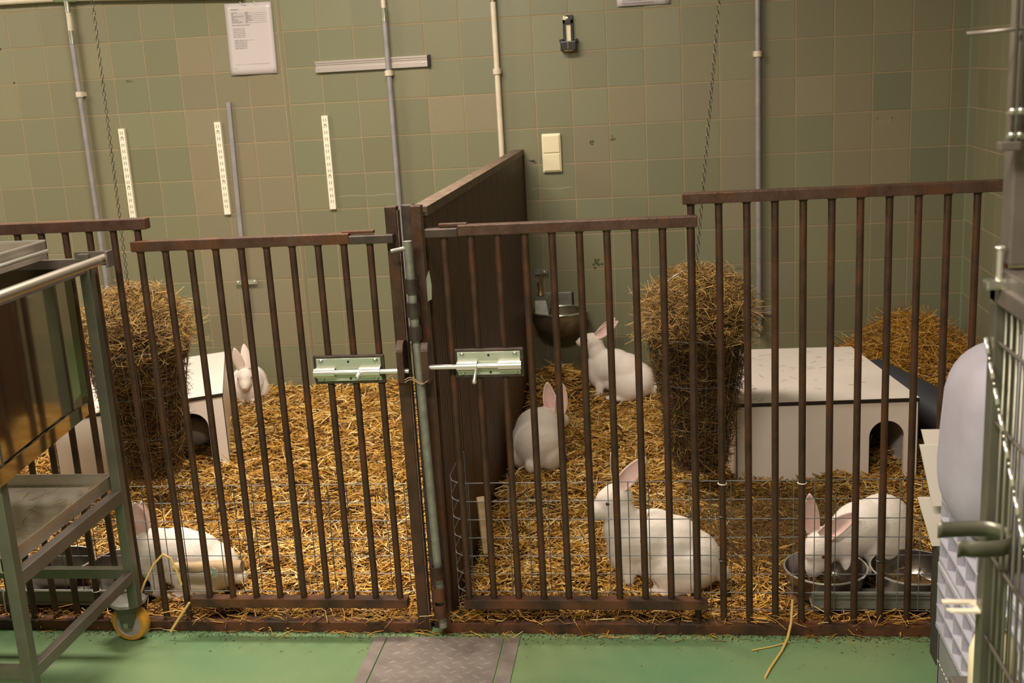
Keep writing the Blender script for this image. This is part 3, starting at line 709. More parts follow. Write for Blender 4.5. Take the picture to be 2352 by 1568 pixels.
def body_sit():
    return [((-8.6, 0, 8.2), (7.8, 7.6, 8.4)), ((-4, 0, 12.0), (8.0, 7.0, 8.6)), ((1, 0, 14.0), (8.2, 6.4, 8.4)), ((6.5, 0, 14.2), (6.6, 5.4, 8.2)), ((9.4, 0, 11.5), (4.6, 4.6, 7.6)),
            ((-5.0, 4.6, 6.8), (7.6, 4.0, 7.0)), ((-5.0, -4.6, 6.8), (7.6, 4.0, 7.0)), ((-0.5, 6.0, 1.4), (5.6, 1.8, 1.6)), ((-0.5, -6.0, 1.4), (5.6, 1.8, 1.6)),
            ((8.2, 2.6, 5), (1.8, 1.7, 6.6)), ((8.2, -2.6, 5), (1.8, 1.7, 6.6)), ((9.4, 2.6, .9), (2.3, 1.5, 1.1)), ((9.4, -2.6, .9), (2.3, 1.5, 1.1)),
            ((-16.0, 0, 4.6), (2.6, 2.1, 2.8)), ((-1, 0, 7.5), (9, 5.6, 5.5))]
def head_at(x, z, pitch, yaw=0, y=0, s=1.0):
    """head ellipsoids with pitch about y (positive lifts the nose); returns parts, eyes, nose, ear roots"""
    H = Matrix.Translation((x, y, z)) @ rot('Z', yaw) @ rot('Y', -pitch)
    P = lambda *c: tuple(H @ Vector([q * s for q in c]))
    parts = [(P(0, 0, 0), (4.6*s, 3.5*s, 3.9*s), pitch, yaw), (P(3.6, 0, -.9), (3.9*s, 2.5*s, 2.8*s), pitch, yaw), (P(2.2, 1.3, -1.8), (2.5*s, 1.6*s, 1.9*s), pitch, yaw),
             (P(2.2, -1.3, -1.8), (2.5*s, 1.6*s, 1.9*s), pitch, yaw), (P(6.2, 0, -1.3), (1.6*s, 1.5*s, 1.7*s), pitch, yaw), (P(1.5, 0, 1.8), (3.0*s, 2.2*s, 1.8*s), pitch, yaw)]
    eyes = [P(2.0, 3.0, .7), P(2.0, -3.0, .7)]
    return parts, eyes, P(7.55, 0, -.9), [P(-1.8, 1.5, 2.6), P(-1.8, -1.5, 2.6)]
# large rabbit in front, side on, looking left
hp, he, hn, hr = head_at(11.2, 25.4, -26, 10, 0, 1.06)
rabbit('large white rabbit sitting side-on close behind the right gate, facing left', (2.868, -1.955, .026), 178,
       body_sit() + hp + [((10.0, 0, 20.5), (4.4, 4.0, 5.6)), ((9.8, 0, 16.5), (5.0, 4.6, 6.4))],
       [(hr[0], -46, 14, 14, .112, .046), (hr[1], 12, 62, 4, .098, .036)], he, hn, 1.0)
# rabbit at the trough, sitting up, seen side-on
hp, he, hn, hr = head_at(11.0, 25.5, 4, 0)
rabbit('white rabbit sitting at the far wall with its nose up at the drinking trough', (2.712, -.27, .052), 168,
       body_sit() + hp + [((9.4, 0, 20.5), (4.0, 3.7, 6.4)), ((9.2, 0, 14.5), (4.8, 4.4, 6.0))],
       [(hr[0], -56, 14, 10, .118, .044), (hr[1], -44, 10, -8, .115, .042)], he, hn, .93)
# rabbit seen from behind
hp, he, hn, hr = head_at(8.8, 14.0, -8, -30, -2.2)
rabbit('white rabbit crouching with its back to the camera beside the partition', (2.462, -1.03, .040), 78,
       [((-4.5, 0, 9.8), (8.2, 9.0, 9.8)), ((-2.5, 0, 14.0), (7.5, 8.0, 7.6)), ((3.2, 0, 12.6), (6.8, 6.4, 7.6)), ((-3.5, 5.2, 6.0), (7.2, 4.6, 6.2)), ((-3.5, -5.2, 6.0), (7.2, 4.6, 6.2)),
        ((-11.5, 0, 3.6), (2.2, 2.4, 2.6)), ((6.4, 2.6, 5), (1.7, 1.6, 6)), ((6.4, -2.6, 5), (1.7, 1.6, 6)), ((0, 6.2, 1.4), (6, 1.8, 1.6)), ((0, -6.2, 1.4), (6, 1.8, 1.6))] + hp + [((6.8, -1.2, 14), (4.2, 3.8, 4.8))],
       [((hr[0][0], hr[0][1] - 1.6, hr[0][2]), 5, 112, 4, .112, .048), ((hr[1][0], hr[1][1] - 2.6, hr[1][2]), -7, 120, 4, .112, .048)], he, hn, 1.0)
# rabbit eating from the bowl on the right
hp, he, hn, hr = head_at(13.2, 9.2, -58, 0, 0, 1.15)
FEED = [((-7.5, 0, 9.4), (9.0, 8.0, 9.6)), ((-1, 0, 10.6), (10.0, 7.2, 8.0)), ((5.0, 0, 9.2), (7.2, 5.8, 6.6)), ((9.5, 0, 9.0), (5.4, 4.2, 4.8)),
        ((-5.5, 4.8, 6.6), (8.0, 4.0, 6.8)), ((-5.5, -4.8, 6.6), (8.0, 4.0, 6.8)), ((-1.5, 6.4, 1.4), (6.0, 1.8, 1.6)), ((-1.5, -6.4, 1.4), (6.0, 1.8, 1.6)),
        ((7.0, 3.4, 4), (1.7, 1.6, 4.6)), ((7.0, -3.4, 4), (1.7, 1.6, 4.6)), ((-16.0, 0, 5.0), (2.6, 2.3, 3.0))]
rabbit('white rabbit with its head down in the left of the two right-hand steel bowls', (3.408, -1.83, .030), 212,
       FEED + hp, [(hr[0], -52, -42, 14, .118, .046), (hr[1], 4, -42, -4, .118, .042)], he, hn, 1.0)
# left pen: near rabbit
hp, he, hn, hr = head_at(10.8, 16.0, -42, 0)
rabbit('white rabbit crouching low behind the left gate next to the trolley leg', (1.552, -1.985, .028), 184,
       [((p[0][0], p[0][1], p[0][2] * .88), (p[1][0], p[1][1], p[1][2] * .92)) for p in body_sit()] + hp + [((9.6, 0, 14.0), (4.6, 4.2, 5.0))],
       [(hr[0], 2, 22, -6, .108, .054), (hr[1], 4, 40, -12, .105, .040)], he, hn, .94)
# left pen: rabbit by the wall facing the camera
hp, he, hn, hr = head_at(9.0, 15.0, -20, 0)
rabbit('white rabbit facing the camera beside the back of the left rabbit house', (1.095, -.185, .030), 285,
       [((-5, 0, 8.6), (9, 8.2, 8.4)), ((1, 0, 9.4), (8.5, 7.0, 8.0)), ((5, 0, 8.6), (6, 5.6, 7.6)), ((-3, 5, 5.6), (7.4, 4.0, 5.6)), ((-3, -5, 5.6), (7.4, 4.0, 5.6)), ((7.5, 2.4, 2.4), (4.0, 1.6, 2.6)), ((7.5, -2.4, 2.4), (4.0, 1.6, 2.6)), ((-13.5, 0, 4.6), (2.4, 2.2, 2.6))] + hp + [((6.8, 0, 12), (4.6, 4.2, 5.0))],
       [(hr[1], -6, 86, 20, .115, .046), (hr[0], -2, 100, -4, .115, .046)], he, hn, .97)
hp, he, hn, hr = head_at(9.5, 9.0, -18, 25)
LOAF = [((-4, 0, 6.6), (9.5, 7.6, 6.6)), ((2, 0, 7.0), (8.0, 6.6, 6.4)), ((7, 0, 6.8), (5, 4.8, 5.6)), ((-13, 0, 4), (2.4, 2.2, 2.4))]
rabbit('pale rabbit lying inside the left rabbit house behind its arched door', (1.035, -.78, .035), 195, LOAF + hp, [(hr[0], -75, 5, 5, .10, .04), (hr[1], -75, -5, -5, .10, .04)], he, hn, .95)
rabbit('white rabbit lying far left behind the trolley, partly hidden', (.315, -.93, .04), 200, LOAF + hp, [(hr[0], -70, 5, 5, .10, .04), (hr[1], -70, -5, -5, .10, .04)], he, hn, .95)

# ------------------------------------------------------------------ bowls
def bowl(label, x, y, z, r=.105, group=None):
    t = thing('feed_bowl', label, 'bowl', (x, y, z), 0, group)
    MB().lathe([(0, .002), (r*.66, .002), (r*.80, .012), (r*.93, .050), (r*.97, .072), (r*.97, .0745), (r*1.0, .0755), (r*1.0, .073), (r*.985, .070), (r*.945, .050), (r*.82, .010), (r*.68, 0), (0, 0)], (0, 0, 0), 48).build('bowl_wall', M['bowl'], t)
    MB().tube([(r * math.cos(a), r * math.sin(a), .0735) for a in [2*PI*k/48 for k in range(48)]], .0028, 8, closed=True).build('rolled_rim', M['chrome'], t)
    return t
bowl('stainless feed bowl under the feeding rabbit, left of the right-hand pair', 3.297, -1.975, .022)
bowl('empty stainless feed bowl, right of the right-hand pair', 3.515, -1.975, .022)
bowl('stainless feed bowl in the left pen seen under the trolley, left of its pair', 1.160, -1.955, .030, .10)
bowl('stainless feed bowl in front of the crouching rabbit in the left pen', 1.372, -1.955, .030, .10)
def holder(label, x0, x1, z=.05):
    t = thing('bowl_holder', label, 'bowl holder', (x0, -2.1, z)); W = x1 - x0
    MB().box(0, W, -.008, .0, 0, .032).box(0, W, -.012, -.0, .032, .037).box(0, W, -.012, 0, -.004, 0.002).box(.0, W, .0, .10, -.006, -.003).build('front_rail', M['rackgrey'], t)
    MB().box(.03, .034, -.016, -.012, -.04, .045).build('cable_tie', M['tie'], t)
holder('grey metal rail holding the two right-hand feed bowls', 3.245, 3.64)
holder('grey metal rail holding the two left-hand feed bowls', 1.05, 1.47)

# ------------------------------------------------------------------ small wood pieces
t = thing('gnawing_stick', 'chewed round wooden stick bolted across the wire of the left pen', 'stick', (1.60, -2.105, .155))
MB().tube([(-.02, 0, 0), (.0, .0, .0), (.03, 0, -.002), (.07, 0, .002), (.11, 0, 0), (.17, 0, 0)], [.012, .015, .0155, .0150, .0175, .0185], 14).build('stick', M['wood'], t)
MB().lathe([(0, .002), (.014, .002), (.0145, 0), (.0, 0)], seg=24, M=Matrix.Translation((.103, -.034, .0)) @ rot('X', 90)).build('washer', M['greenzinc'], t)
MB().lathe([(0, .008), (.005, .008), (.006, 0)], seg=6, M=Matrix.Translation((.098, -.036, .0)) @ rot('X', 90)).build('bolt_head', M['chrome'], t)
MB().tube([(.103, -.034, 0), (.103, .012, 0)], .003, 8).build('bolt', M['zinc'], t)
t = MB().box(-.011, .011, -.014, .014, 0, .155, .004).build('wood_block', M['wood'], None, label='upright gnawed wooden block behind the curled mesh by the partition', cat='wood')
t.location = (2.415, -2.02, .16); t.rotation_euler = (.05, -.05, .3)
MB  # noqa

# ------------------------------------------------------------------ wall fittings
def vpipe(label, x, segs, clamps, extra=None):
    t = thing('water_pipe', label, 'pipe', (x, 0, 0))
    for (z0, z1, r, m, nm) in segs: MB().tube([(0, -.035, z0), (.001, -.034, (z0 + z1) / 2), (0, -.035, z1)], r, 14).build(nm, M[m], t)
    for z in clamps: 
        MB().tube([(0, -.035, z - .011), (0, -.035, z + .011)], .0165, 14).box(-.017, .017, -.034, -.006, z - .009, z + .009).build('clamp', M['whitepipe'], t)
    return t
t = vpipe('grey drop pipe with white upper section at the far left of the wall', .432,
          [(1.655, 1.77, .0105, 'whitepipe', 'white_section'), (.30, 1.60, .0115, 'greypipe', 'pipe'), (1.60, 1.655, .0135, 'zinc', 'fitting'), (1.73, 1.78, .0135, 'zinc', 'tee')], (1.39,))
t = thing('water_pipe', 'white horizontal supply pipe along the top left of the wall', 'pipe', (0, 0, 1.78))
MB().tube([(-1.5, -.035, .022), (.43, -.035, .008), (1.21, -.035, -.030)], .0125, 14).build('pipe', M['whitepipe'], t)
MB().tube([(.38, -.035, .009), (.48, -.035, .004)], .0155, 14).build('tee', M['zinc'], t)
vpipe('grey pipe crossing the aluminium rail, ending behind the gate post', 1.797, [(1.665, 2.5, .0095, 'whitepipe', 'white_section'), (.25, 1.61, .0115, 'greypipe', 'pipe'), (1.61, 1.665, .0125, 'zinc', 'fitting')], (1.405,))
t = vpipe('white pipe running down to the drinking trough behind the partition', 2.25, [(1.66, 2.5, .0115, 'brass', 'fitting'), (.56, 1.66, .0115, 'whitepipe', 'pipe')], (1.387,))
t = vpipe('long grey pipe with a nipple valve right of the right chain', 3.30, [(.385, 2.5, .0115, 'greypipe', 'pipe')], (1.397, 1.66))
MB().tube([(0, -.035, .39), (0, -.035, .355), (0, -.037, .352), (0, -.037, .315), (0, -.04, .312), (0, -.045, .285)], [.015, .015, .018, .018, .013, .012], 14).build('valve_body', M['galv'], t)
MB().tube([(0, -.045, .285), (0, -.05, .268), (0, -.05, .262), (0, -.055, .24)], [.017, .014, .006, .003], 12).build('nipple', M['chrome'], t)
MB().box(-.04, .06, -.018, -.007, .325, .355, .002).build('bracket', M['galv'], t)
t = thing('conduit', 'grey flat conduit starting below the paper sheet on the left wall', 'conduit', (1.086, 0, 0))
MB().hexa([(-.027, -.022, .38), (-.009, -.022, .38), (-.009, -.007, .38), (-.027, -.007, .38)], [(-.009, -.022, 1.322), (.009, -.022, 1.322), (.009, -.007, 1.322), (-.009, -.007, 1.322)]).build('strip', M['greypipe'], t)
MB().box(-.055, .04, -.024, -.021, .532, .555, .001).build('clamp', M['zinc'], t)
MB().ico((-.045, -.025, .544), .006).ico((.030, -.025, .544), .006).build('screw', M['chrome'], t)
t = thing('aluminium_rail', 'horizontal aluminium rail with a black end cap on the wall', 'rail', (1.482, 0, 1.445))
MB().prism([(-.007, -.022), (-.022, -.022), (-.022, -.004), (-.016, -.002), (-.016, .006), (-.020, .008), (-.020, .014), (-.024, .016), (-.024, .023), (-.007, .023)], 'x', 0, .478).build('profile', M['alu'], t)
MB().box(.478, .490, -.026, -.007, -.024, .026, .002).build('end_cap', M['black'], t)
MB().lathe([(0, .002), (.004, .0015), (.005, 0)], seg=12, M=Matrix.Translation((.012, -.022, -.010)) @ rot('X', 90)).lathe([(0, .002), (.004, .0015), (.005, 0)], seg=12, M=Matrix.Translation((.46, -.022, -.008)) @ rot('X', 90)).build('screw', M['chrome'], t)
for i, (x, z0, z1, lab) in enumerate([(.590, .80, 1.235, 'white slotted shelf upright on the wall, leftmost, beside the left chain'), (1.026, .845, 1.242, 'white slotted shelf upright on the wall, beside the grey conduit'), (1.501, .849, 1.245, 'white slotted shelf upright on the wall, below the aluminium rail')]):
    t = thing('shelf_upright', lab, 'shelf upright', (x, 0, z0), 0, 'slotted shelf uprights')
    H = z1 - z0
    MB().prism([(-.0135, -.007), (-.0135, -.021), (.0135, -.021), (.0135, -.007)], 'z', 0, H).build('profile', M['whitemetal'], t)
    mb = MB(); k = 0
    z = H - .012
    while z > .03:
        if k % 4 == 1: mb.lathe([(0, .0004), (.003, .0004), (.003, 0)], seg=8, M=Matrix.Translation((0, -.021, z)) @ rot('X', 90)) if k % 8 == 1 else None
        for s in (-.0045, .0045): mb.box(s - .0011, s + .0011, -.0216, -.0209, z - .013, z)
        z -= .0275 if k % 4 != 0 else .024; k += 1
    mb.build('slots', M['slot'], t, kind='stuff')
def sheet(name, label, x0, x1, z0, z1, lines):
    t = thing(name, label, 'paper', ((x0 + x1) / 2, 0, (z0 + z1) / 2)); w = (x1 - x0) / 2; h = (z1 - z0) / 2
    bm = bmesh.new(); G = []
    for i in range(9):
        G.append([bm.verts.new((-w + 2 * w * i / 8, -.0115 - .003 * math.sin(i * .8) * (1 - j / 12) - .004 * (1 - j / 12), -h + 2 * h * j / 12)) for j in range(13)])
    for i in range(8):
        for j in range(12): bm.faces.new((G[i][j], G[i+1][j], G[i+1][j+1], G[i][j+1])).smooth = True
    me = bpy.data.meshes.new('page'); bm.to_mesh(me); bm.free(); me.materials.append(M['paper'])
    o = bpy.data.objects.new('page', me); COL.objects.link(o); o.parent = t; md = o.modifiers.new('s', 'SOLIDIFY'); md.thickness = .0008
    mb = MB(); R2 = random.Random(3)
    for (fx0, fx1, fz, th) in lines:
        x = fx0
        dashed = th > .0012
        while x < fx1:
            wd = R2.uniform(.006, .02) if dashed else fx1 - fx0
            a, b = -w + 2*w*x, -w + 2*w*x + wd * (1 if dashed else 2 * w)
            a2, b2 = a, min(b, -w + 2*w*fx1)
            mb.box(a2, b2, -.0200, -.0196, h - 2*h*fz - th / 2, h - 2*h*fz + th / 2)
            x += (wd + .0025) / (2 * w) if dashed else 9
    ink = mb.build('print', M['ink'], t, kind='stuff'); ink.rotation_euler = (0, 0, 0)
    for v in ink.data.vertices:
        fi = (v.co.x + w) / (2*w) * 8; fj = (v.co.z + h) / (2*h) * 12
        v.co.y = -.0115 - .003 * math.sin(fi * .8) * (1 - fj / 12) - .004 * (1 - fj / 12) - .0011 + (v.co.y + .0198) * .5
    return t
LN = [(.13, .29, .085, .0032)] + [(.13 + (.0 if True else 0), .13 + wd, .130 + .0265 * i, .0022) for i, wd in enumerate((.12, .05, .26, .09, .16, .24))]
LN += [(.43, .43 + wd, .130 + .0265 * i, .0026) for i, wd in enumerate((.07, .05, .13, .11, .14, .05))] + [(.13, .88, .143 + .0265 * i, .0006) for i in range(6)]
LN += [(.13, .52, .305, .0026)] + [(.14, .40, .352 + .0235 * i, .0017) for i in range(6)] + [(.15, .42, .515 + .0225 * i, .0021) for i in range(6)] + [(.42, .58, .515, .0005), (.14, .86, .855, .0007), (.09, .15, .915, .002)]
t = sheet('paper_sheet', 'printed paper sheet in a clear sleeve hanging on the left of the wall', 1.112, 1.314, 1.432, 1.722, LN); t.rotation_euler = (0, .008, 0)
MB().tube([(-.03, -.02, .15), (-.02, -.018, .139), (-.005, -.018, .137)], .0012, 6).tube([(.03, -.02, .15), (.04, -.018, .137)], .0012, 6).build('hanger', M['chrome'], t)
sheet('paper_sheet', 'paper sheet at the top edge above the black bracket', 2.748, 2.958, 1.612, 1.905, [(.1, .9, .93, .0024), (.1, .7, .965, .003)])
t = thing('wall_holder', 'black plastic dispenser bracket high on the wall', 'bracket', (2.548, 0, 1.52))
MB().box(-.020, .018, -.012, -.007, -.04, .068, .001).build('back_plate', M['cream'], t, label='pale gap behind the frame')
MB().box(-.021, -.011, -.024, -.007, -.04, .054, .001).box(.010, .020, -.024, -.007, -.04, .064, .001).box(-.021, .020, -.024, -.007, .038, .054, .001).box(-.008, .020, -.022, -.007, .052, .072, .001).build('frame', M['black'], t)
MB().box(-.032, .032, -.050, -.007, -.068, -.030, .004).box(-.036, -.022, -.040, -.007, -.034, -.020, .002).box(.022, .036, -.040, -.007, -.034, -.020, .002).build('cup', M['black'], t)
MB().tube([(0, -.052, -.036), (0, -.053, -.06)], .0025, 8).tube([(-.028, -.045, -.066), (0, -.053, -.068), (.028, -.045, -.066)], .0016, 6).build('clip', M['brass'], t)
MB().lathe([(0, .003), (.005, .002), (.006, 0)], seg=12, M=Matrix.Translation((-.003, -.022, .060)) @ rot('X', 90)).build('screw', M['chrome'], t)
t = thing('light_switch', 'cream double light switch on the green tiled wall', 'switch', (2.4575, 0, 1.044))
MB().box(-.040, .040, -.022, -.007, -.080, .080, .006).build('frame', M['cream'], t)
MB().box(-.034, .034, -.027, -.021, .002, .073, .003).build('rocker', M['cream'], t)
MB().box(-.034, .034, -.027, -.021, -.073, -.002, .003).build('rocker', M['cream'], t)
t = thing('wall_bracket', 'small galvanised bracket strip above the drinking trough', 'bracket', (2.395, 0, .545))
MB().box(-.035, .022, -.022, -.019, -.013, .010, .001).box(-.035, .0, -.019, -.007, -.012, .009).build('strip', M['galv'], t)
MB().ico((.008, -.024, -.002), .006).build('screw', M['chrome'], t)
def peg(label, x, z, L=.03):
    t = thing('wall_peg', label, 'peg', (x, 0, z)); MB().tube([(0, -.006, 0), (L * .9, -.02, .001), (L, -.022, .001)], [.004, .003, .0035], 8).build('pin', M['galv'], t)
peg('small metal peg on the wall right of the partition top', 2.362, 1.018, .022)
peg('small hook screwed in the wall right of the left chain', .640, 1.438, .012)
for x, z in ((-.0, 1.60), (.040, 1.455)):
    t = thing('wall_screw', 'small dark screw in the tiles at the far left, %s' % ('upper' if z > 1.5 else 'lower'), 'screw', (x + .085, 0, z)); MB().ico((0, -.008, 0), (.004, .003, .004)).build('head', M['slot'], t)
# stains and chalk marks lying on the tiles
def mark(label, pts, r, m, cat='stain'):
    mb = MB()
    for a, b, c in pts: mb.lathe([(0, .0004), (c, .0003), (c * 1.05, 0)], seg=9, M=Matrix.Translation((a, -.0071, b)) @ rot('X', 90) @ Matrix.Diagonal((1, r, 1, 1)))
    mb.build('wall_stain', M[m], None, label=label, cat=cat)
M['stain'] = mat('green_stain', (.055, .062, .022), .8); M['chalk'] = mat('limescale', (.30, .285, .21), .8); M['scuff'] = mat('faint_scuff', (.225, .20, .14), .6)
RS = random.Random(5)
mark('dark green stain left of the pair beside the light switch', [(2.625 + RS.gauss(0, .005), 1.083 + RS.gauss(0, .005), .0035) for _ in range(7)], 1, 'stain')
mark('dark green stain right of the pair beside the light switch', [(2.712 + RS.gauss(0, .006), 1.088 + RS.gauss(0, .006), .003) for _ in range(8)], 1, 'stain')
mark('dark mould spot on the tiles above the trough rabbit', [(2.628 + RS.gauss(0, .010), .568 + RS.gauss(0, .007), .0055) for _ in range(9)], 1, 'stain')
mark('thin pale limescale line from the shelf upright to the partition', [(1.53 + .0028 * k, .900 + .002 * math.sin(k * .1) + RS.gauss(0, .0006), .0016) for k in range(88)], 1, 'chalk')
mark('thin pale limescale line right of the partition under the switch', [(2.365 + .0026 * k, .896 + .003 * math.sin(k * .12) + RS.gauss(0, .0006), .0017) for k in range(66)], 1, 'chalk')
mark('faint pale half-round scuff on the right part of the wall', [(3.80 + .028 * math.cos(a), 1.118 - .028 * math.sin(a) * f, .004) for f in (.3, .5, .75, 1) for a in [PI * k / 10 for k in range(11)]], 1, 'scuff')

# drinking trough
t = thing('drinking_trough', 'steel drinking trough on the back wall beside the partition', 'drinking trough', (2.46, 0, .39))
MB().box(-.09, .055, -.014, -.007, -.01, .062, .004).build('wall_plate', M['galv'], t)
MB().box(.045, .062, -.0095, -.007, -.006, .060).build('rubber_seal', M['black'], t)
def halfbowl(mb, R, D, dep, x0, th):
    n = 22; prev = None; rows = []
    for lv in range(6):
        f = lv / 5; s = math.cos(f * PI / 2 * .93) ** .6
        row = []
        for k in range(n):
            a = 2 * PI * k / n
            x = x0 + R * s * math.cos(a); y = -D / 2 - .012 + D / 2 * s * math.sin(a)
            row.append(mb.bm.verts.new((x, y, -dep * math.sin(f * PI / 2) + th)))
        rows.append(row)
    for A, B in zip(rows[:-1], rows[1:]):
        for k in range(n): mb.bm.faces.new((A[k], A[(k+1) % n], B[(k+1) % n], B[k])).smooth = True
    mb.bm.faces.new(rows[-1]); return rows[0]
mb = MB(); r0 = halfbowl(mb, .120, .20, .105, .008, 0); r1 = halfbowl(mb, .112, .185, .092, .008, 0.001)
for k in range(22): mb.bm.faces.new((r0[k], r0[(k+1) % 22], r1[(k+1) % 22], r1[k]))
mb.build('basin', M['brass'], t, label='brown weathered steel basin').data.materials[0] = mat('weathered_cast_steel', (.17, .13, .08), .45, .7, var=(.26, .21, .14), vscale=20)
MB().tube([(.008 + .119 * math.cos(a), -.112 + .0995 * math.sin(a), .001) for a in [2*PI*k/40 for k in range(40)]], .0045, 8, closed=True).build('rim', M['zinc'], t)
MB().hexa([(-.098, -.10, -.02), (-.040, -.10, -.02), (-.040, -.012, -.02), (-.098, -.012, -.02)], [(-.098, -.075, .040), (-.052, -.075, .040), (-.030, -.012, .060), (-.098, -.012, .060)]).build('valve_housing', M['galv'], t)
MB().tube([(-.078, -.03, .055), (-.078, -.03, .060), (-.078, -.03, .092), (-.080, -.03, .110)], [.013, .010, .010, .012], 12).tube([(-.080, -.03, .108), (-.074, -.03, .135), (-.066, -.03, .150)], .004, 8).build('valve', M['brass'], t)

# ------------------------------------------------------------------ dark tube behind the right house
t = thing('plastic_tube', 'dark slate plastic tube lying behind the right rabbit house', 'tube', (3.80, -.80, .13), 0)
a = [Vector((-.13, .25, .055)), Vector((.12, -.22, .0))]
mb = MB().tube([a[0], (a[0] + a[1]) / 2, a[1]], .085, 28, False); mb.tube([a[0], (a[0] + a[1]) / 2, a[1]], .080, 28, False); mb.build('pipe_wall', M['tubedark'], t)

# ------------------------------------------------------------------ foreground right: crates, drum, boards
def crate(label, x, y, z, W, D, H, low):
    t = thing('plastic_crate', label, 'crate', (x, y, z)); m = M['cratelow' if low else 'crate']
    MB().box(0, W, -D, 0, 0, .006).build('base', m, t)
    MB().box(0, .012, -D, 0, H - .012, H, .002).box(W - .012, W, -D, 0, H - .012, H, .002).box(.012, W - .012, -.012, 0, H - .012, H, .002).box(.012, W - .012, -D, -D + .012, H - .012, H, .002).build('rim', m, t)
    if not low:
        for q in (.008, H * .34, H * .66):
            MB().box(-.0, .020, -D, 0, q - .0022, q + .0022).build('rail', m, t)
            MB().box(0, W, -D, -D + .016, q - .0022, q + .0022).build('rail', m, t)
        nr_ = int(D / .062)
        for k in range(nr_ + 1):
            y0 = -D * k / nr_; MB().box(.001, .020, y0 - .002 if k == 0 else y0 - .0, y0 + .004 if k else y0, .004, H - .010).build('rib', m, t)
        MB().box(.020, .023, -D, 0, .0, H - .012).build('side_web', m, t); MB().box(W - .006, W, -D, 0, .0, H - .012).build('side_web', m, t)
        MB().box(.02, W, -.006, 0, .0, H - .012).build('end_web', m, t); MB().box(.02, W, -D + .016, -D + .019, .0, H - .012).build('end_web', m, t)
    else:
        MB().box(.002, .007, -D, 0, .0, H - .012).box(W - .006, W, -D, 0, .0, H - .012).box(.0, W, -.006, 0, .0, H - .012).box(.0, W, -D, -D + .006, .0, H - .012).build('side_web', m, t)
        mb = MB()
        for k in range(int(D / .012)): mb.box(-.0004, .003, -.006 - k * .012, -.002 - k * .012, .004, H - .014)
        mb.build('ribbing', m, t, kind='stuff')
        mb = MB()
        for k in range(int(D / .018)):
            for q in (.3, .62): mb.box(-.0012, .0, -.012 - k * .018, -.003 - k * .018, H * q, H * q + .0022)
        mb.build('stitch_marks', M['whitemetal'], t, kind='stuff', label='row of small pale dashes')
    return t
CX, CY = 3.447, -2.50
crate('grey ribbed bottom crate of the stack at the right', CX + .006, CY, 0, .36, .60, .205, True)
crate('lavender lattice crate in the middle of the stack at the right', CX, CY + .0, .206, .36, .60, .148, False)
crate('lavender lattice crate on top of the stack at the right', CX + .002, CY - .0, .355, .36, .60, .148, False)
# drum
t = thing('plastic_drum', 'pale lavender plastic drum with a gnawed hole, lying on the crate stack', 'drum', (3.555, -2.70, .504))
bm = bmesh.new(); nu, nv = 40, 22; G = []
for j in range(nv + 1):
    f = -1 + 2 * j / nv; s = (1 - abs(f) ** 3.2) ** (1 / 2.4)
    ring = []
    for k in range(nu):
        a = 2 * PI * k / nu; ca, sa = math.cos(a), math.sin(a)
        x = .150 * math.copysign(abs(ca) ** .52, ca) * s; z = .188 * math.copysign(abs(sa) ** .50, sa) * s
        x += -.024 * (z < 0) * (-z / .188) * .5 + .036 * max(0, z / .188) ** 2.2 * (ca < 0)
        ring.append(bm.verts.new((x, f * .155, z + .190 + .008 * math.sin(a * 2 + 1) * s)))
    G.append(ring)
for A, B in zip(G[:-1], G[1:]):
    for k in range(nu):
        try: bm.faces.new((A[k], A[(k+1) % nu], B[(k+1) % nu], B[k])).smooth = True
        except ValueError: pass
bmesh.ops.remove_doubles(bm, verts=bm.verts[:], dist=1e-5); bmesh.ops.recalc_face_normals(bm, faces=bm.faces[:])
me = bpy.data.meshes.new('shell'); bm.to_mesh(me); bm.free(); me.materials.append(M['lavender'])
o = bpy.data.objects.new('shell', me); COL.objects.link(o); o.parent = t
hc = Vector((-.012, -.149, .125))
mb = MB(); mb.lathe([(0, .001), (1, .0)], seg=18, M=Matrix.Translation(hc) @ rot('X', 90) @ rot('Z', 8) @ Matrix.Diagonal((.014, .034, 1, 1)))
for v in mb.bm.verts: v.co.x += random.uniform(-.003, .003); v.co.y -= .006
mb.build('gnawed_hole', M['hole'], t)
n = 60
stalks('straw_in_hole', np.stack([rng.normal(hc.x, .006, n), np.full(n, hc.y - .010), rng.normal(hc.z - .006, .014, n)], 1), rng.normal(0, .6, n), rng.normal(.9, .5, n), rng.uniform(.01, .03, n), rng.uniform(.001, .002, n), rng.uniform(.3, .9, n), 'straw', t, kind='stuff')
# white boards standing between fence and crates
def board(label, y, P, dy):
    t = MB().hexa([(p[0], y - .008 + dy * i, p[1]) for i, p in enumerate(P)], [(p[0], y + dy * i, p[1]) for i, p in enumerate(P)]).build('white_board', M['lam'], None, label=label, cat='board')
board('white board leaning by the crates, topmost and rearmost of three', -2.245, [(3.495, .43), (3.72, .43), (3.72, .558), (3.463, .558)], 0)
board('white board leaning by the crates, middle of three', -2.290, [(3.482, .394), (3.72, .394), (3.72, .543), (3.450, .538)], 0)
board('white board leaning by the crates, lowest of three', -2.262, [(3.490, .285), (3.73, .285), (3.73, .402), (3.456, .402)], 0)
for nm, y, x0, z1, lab in (('board_prop', -2.30, 3.50, .30, 'dark upright prop under the white boards'),):
    MB().box(x0, x0 + .22, y, y + .06, 0, .284, .002).build('cardboard_block', M['slot'], None, label='dark block under the white boards behind the crate stack', cat='block')

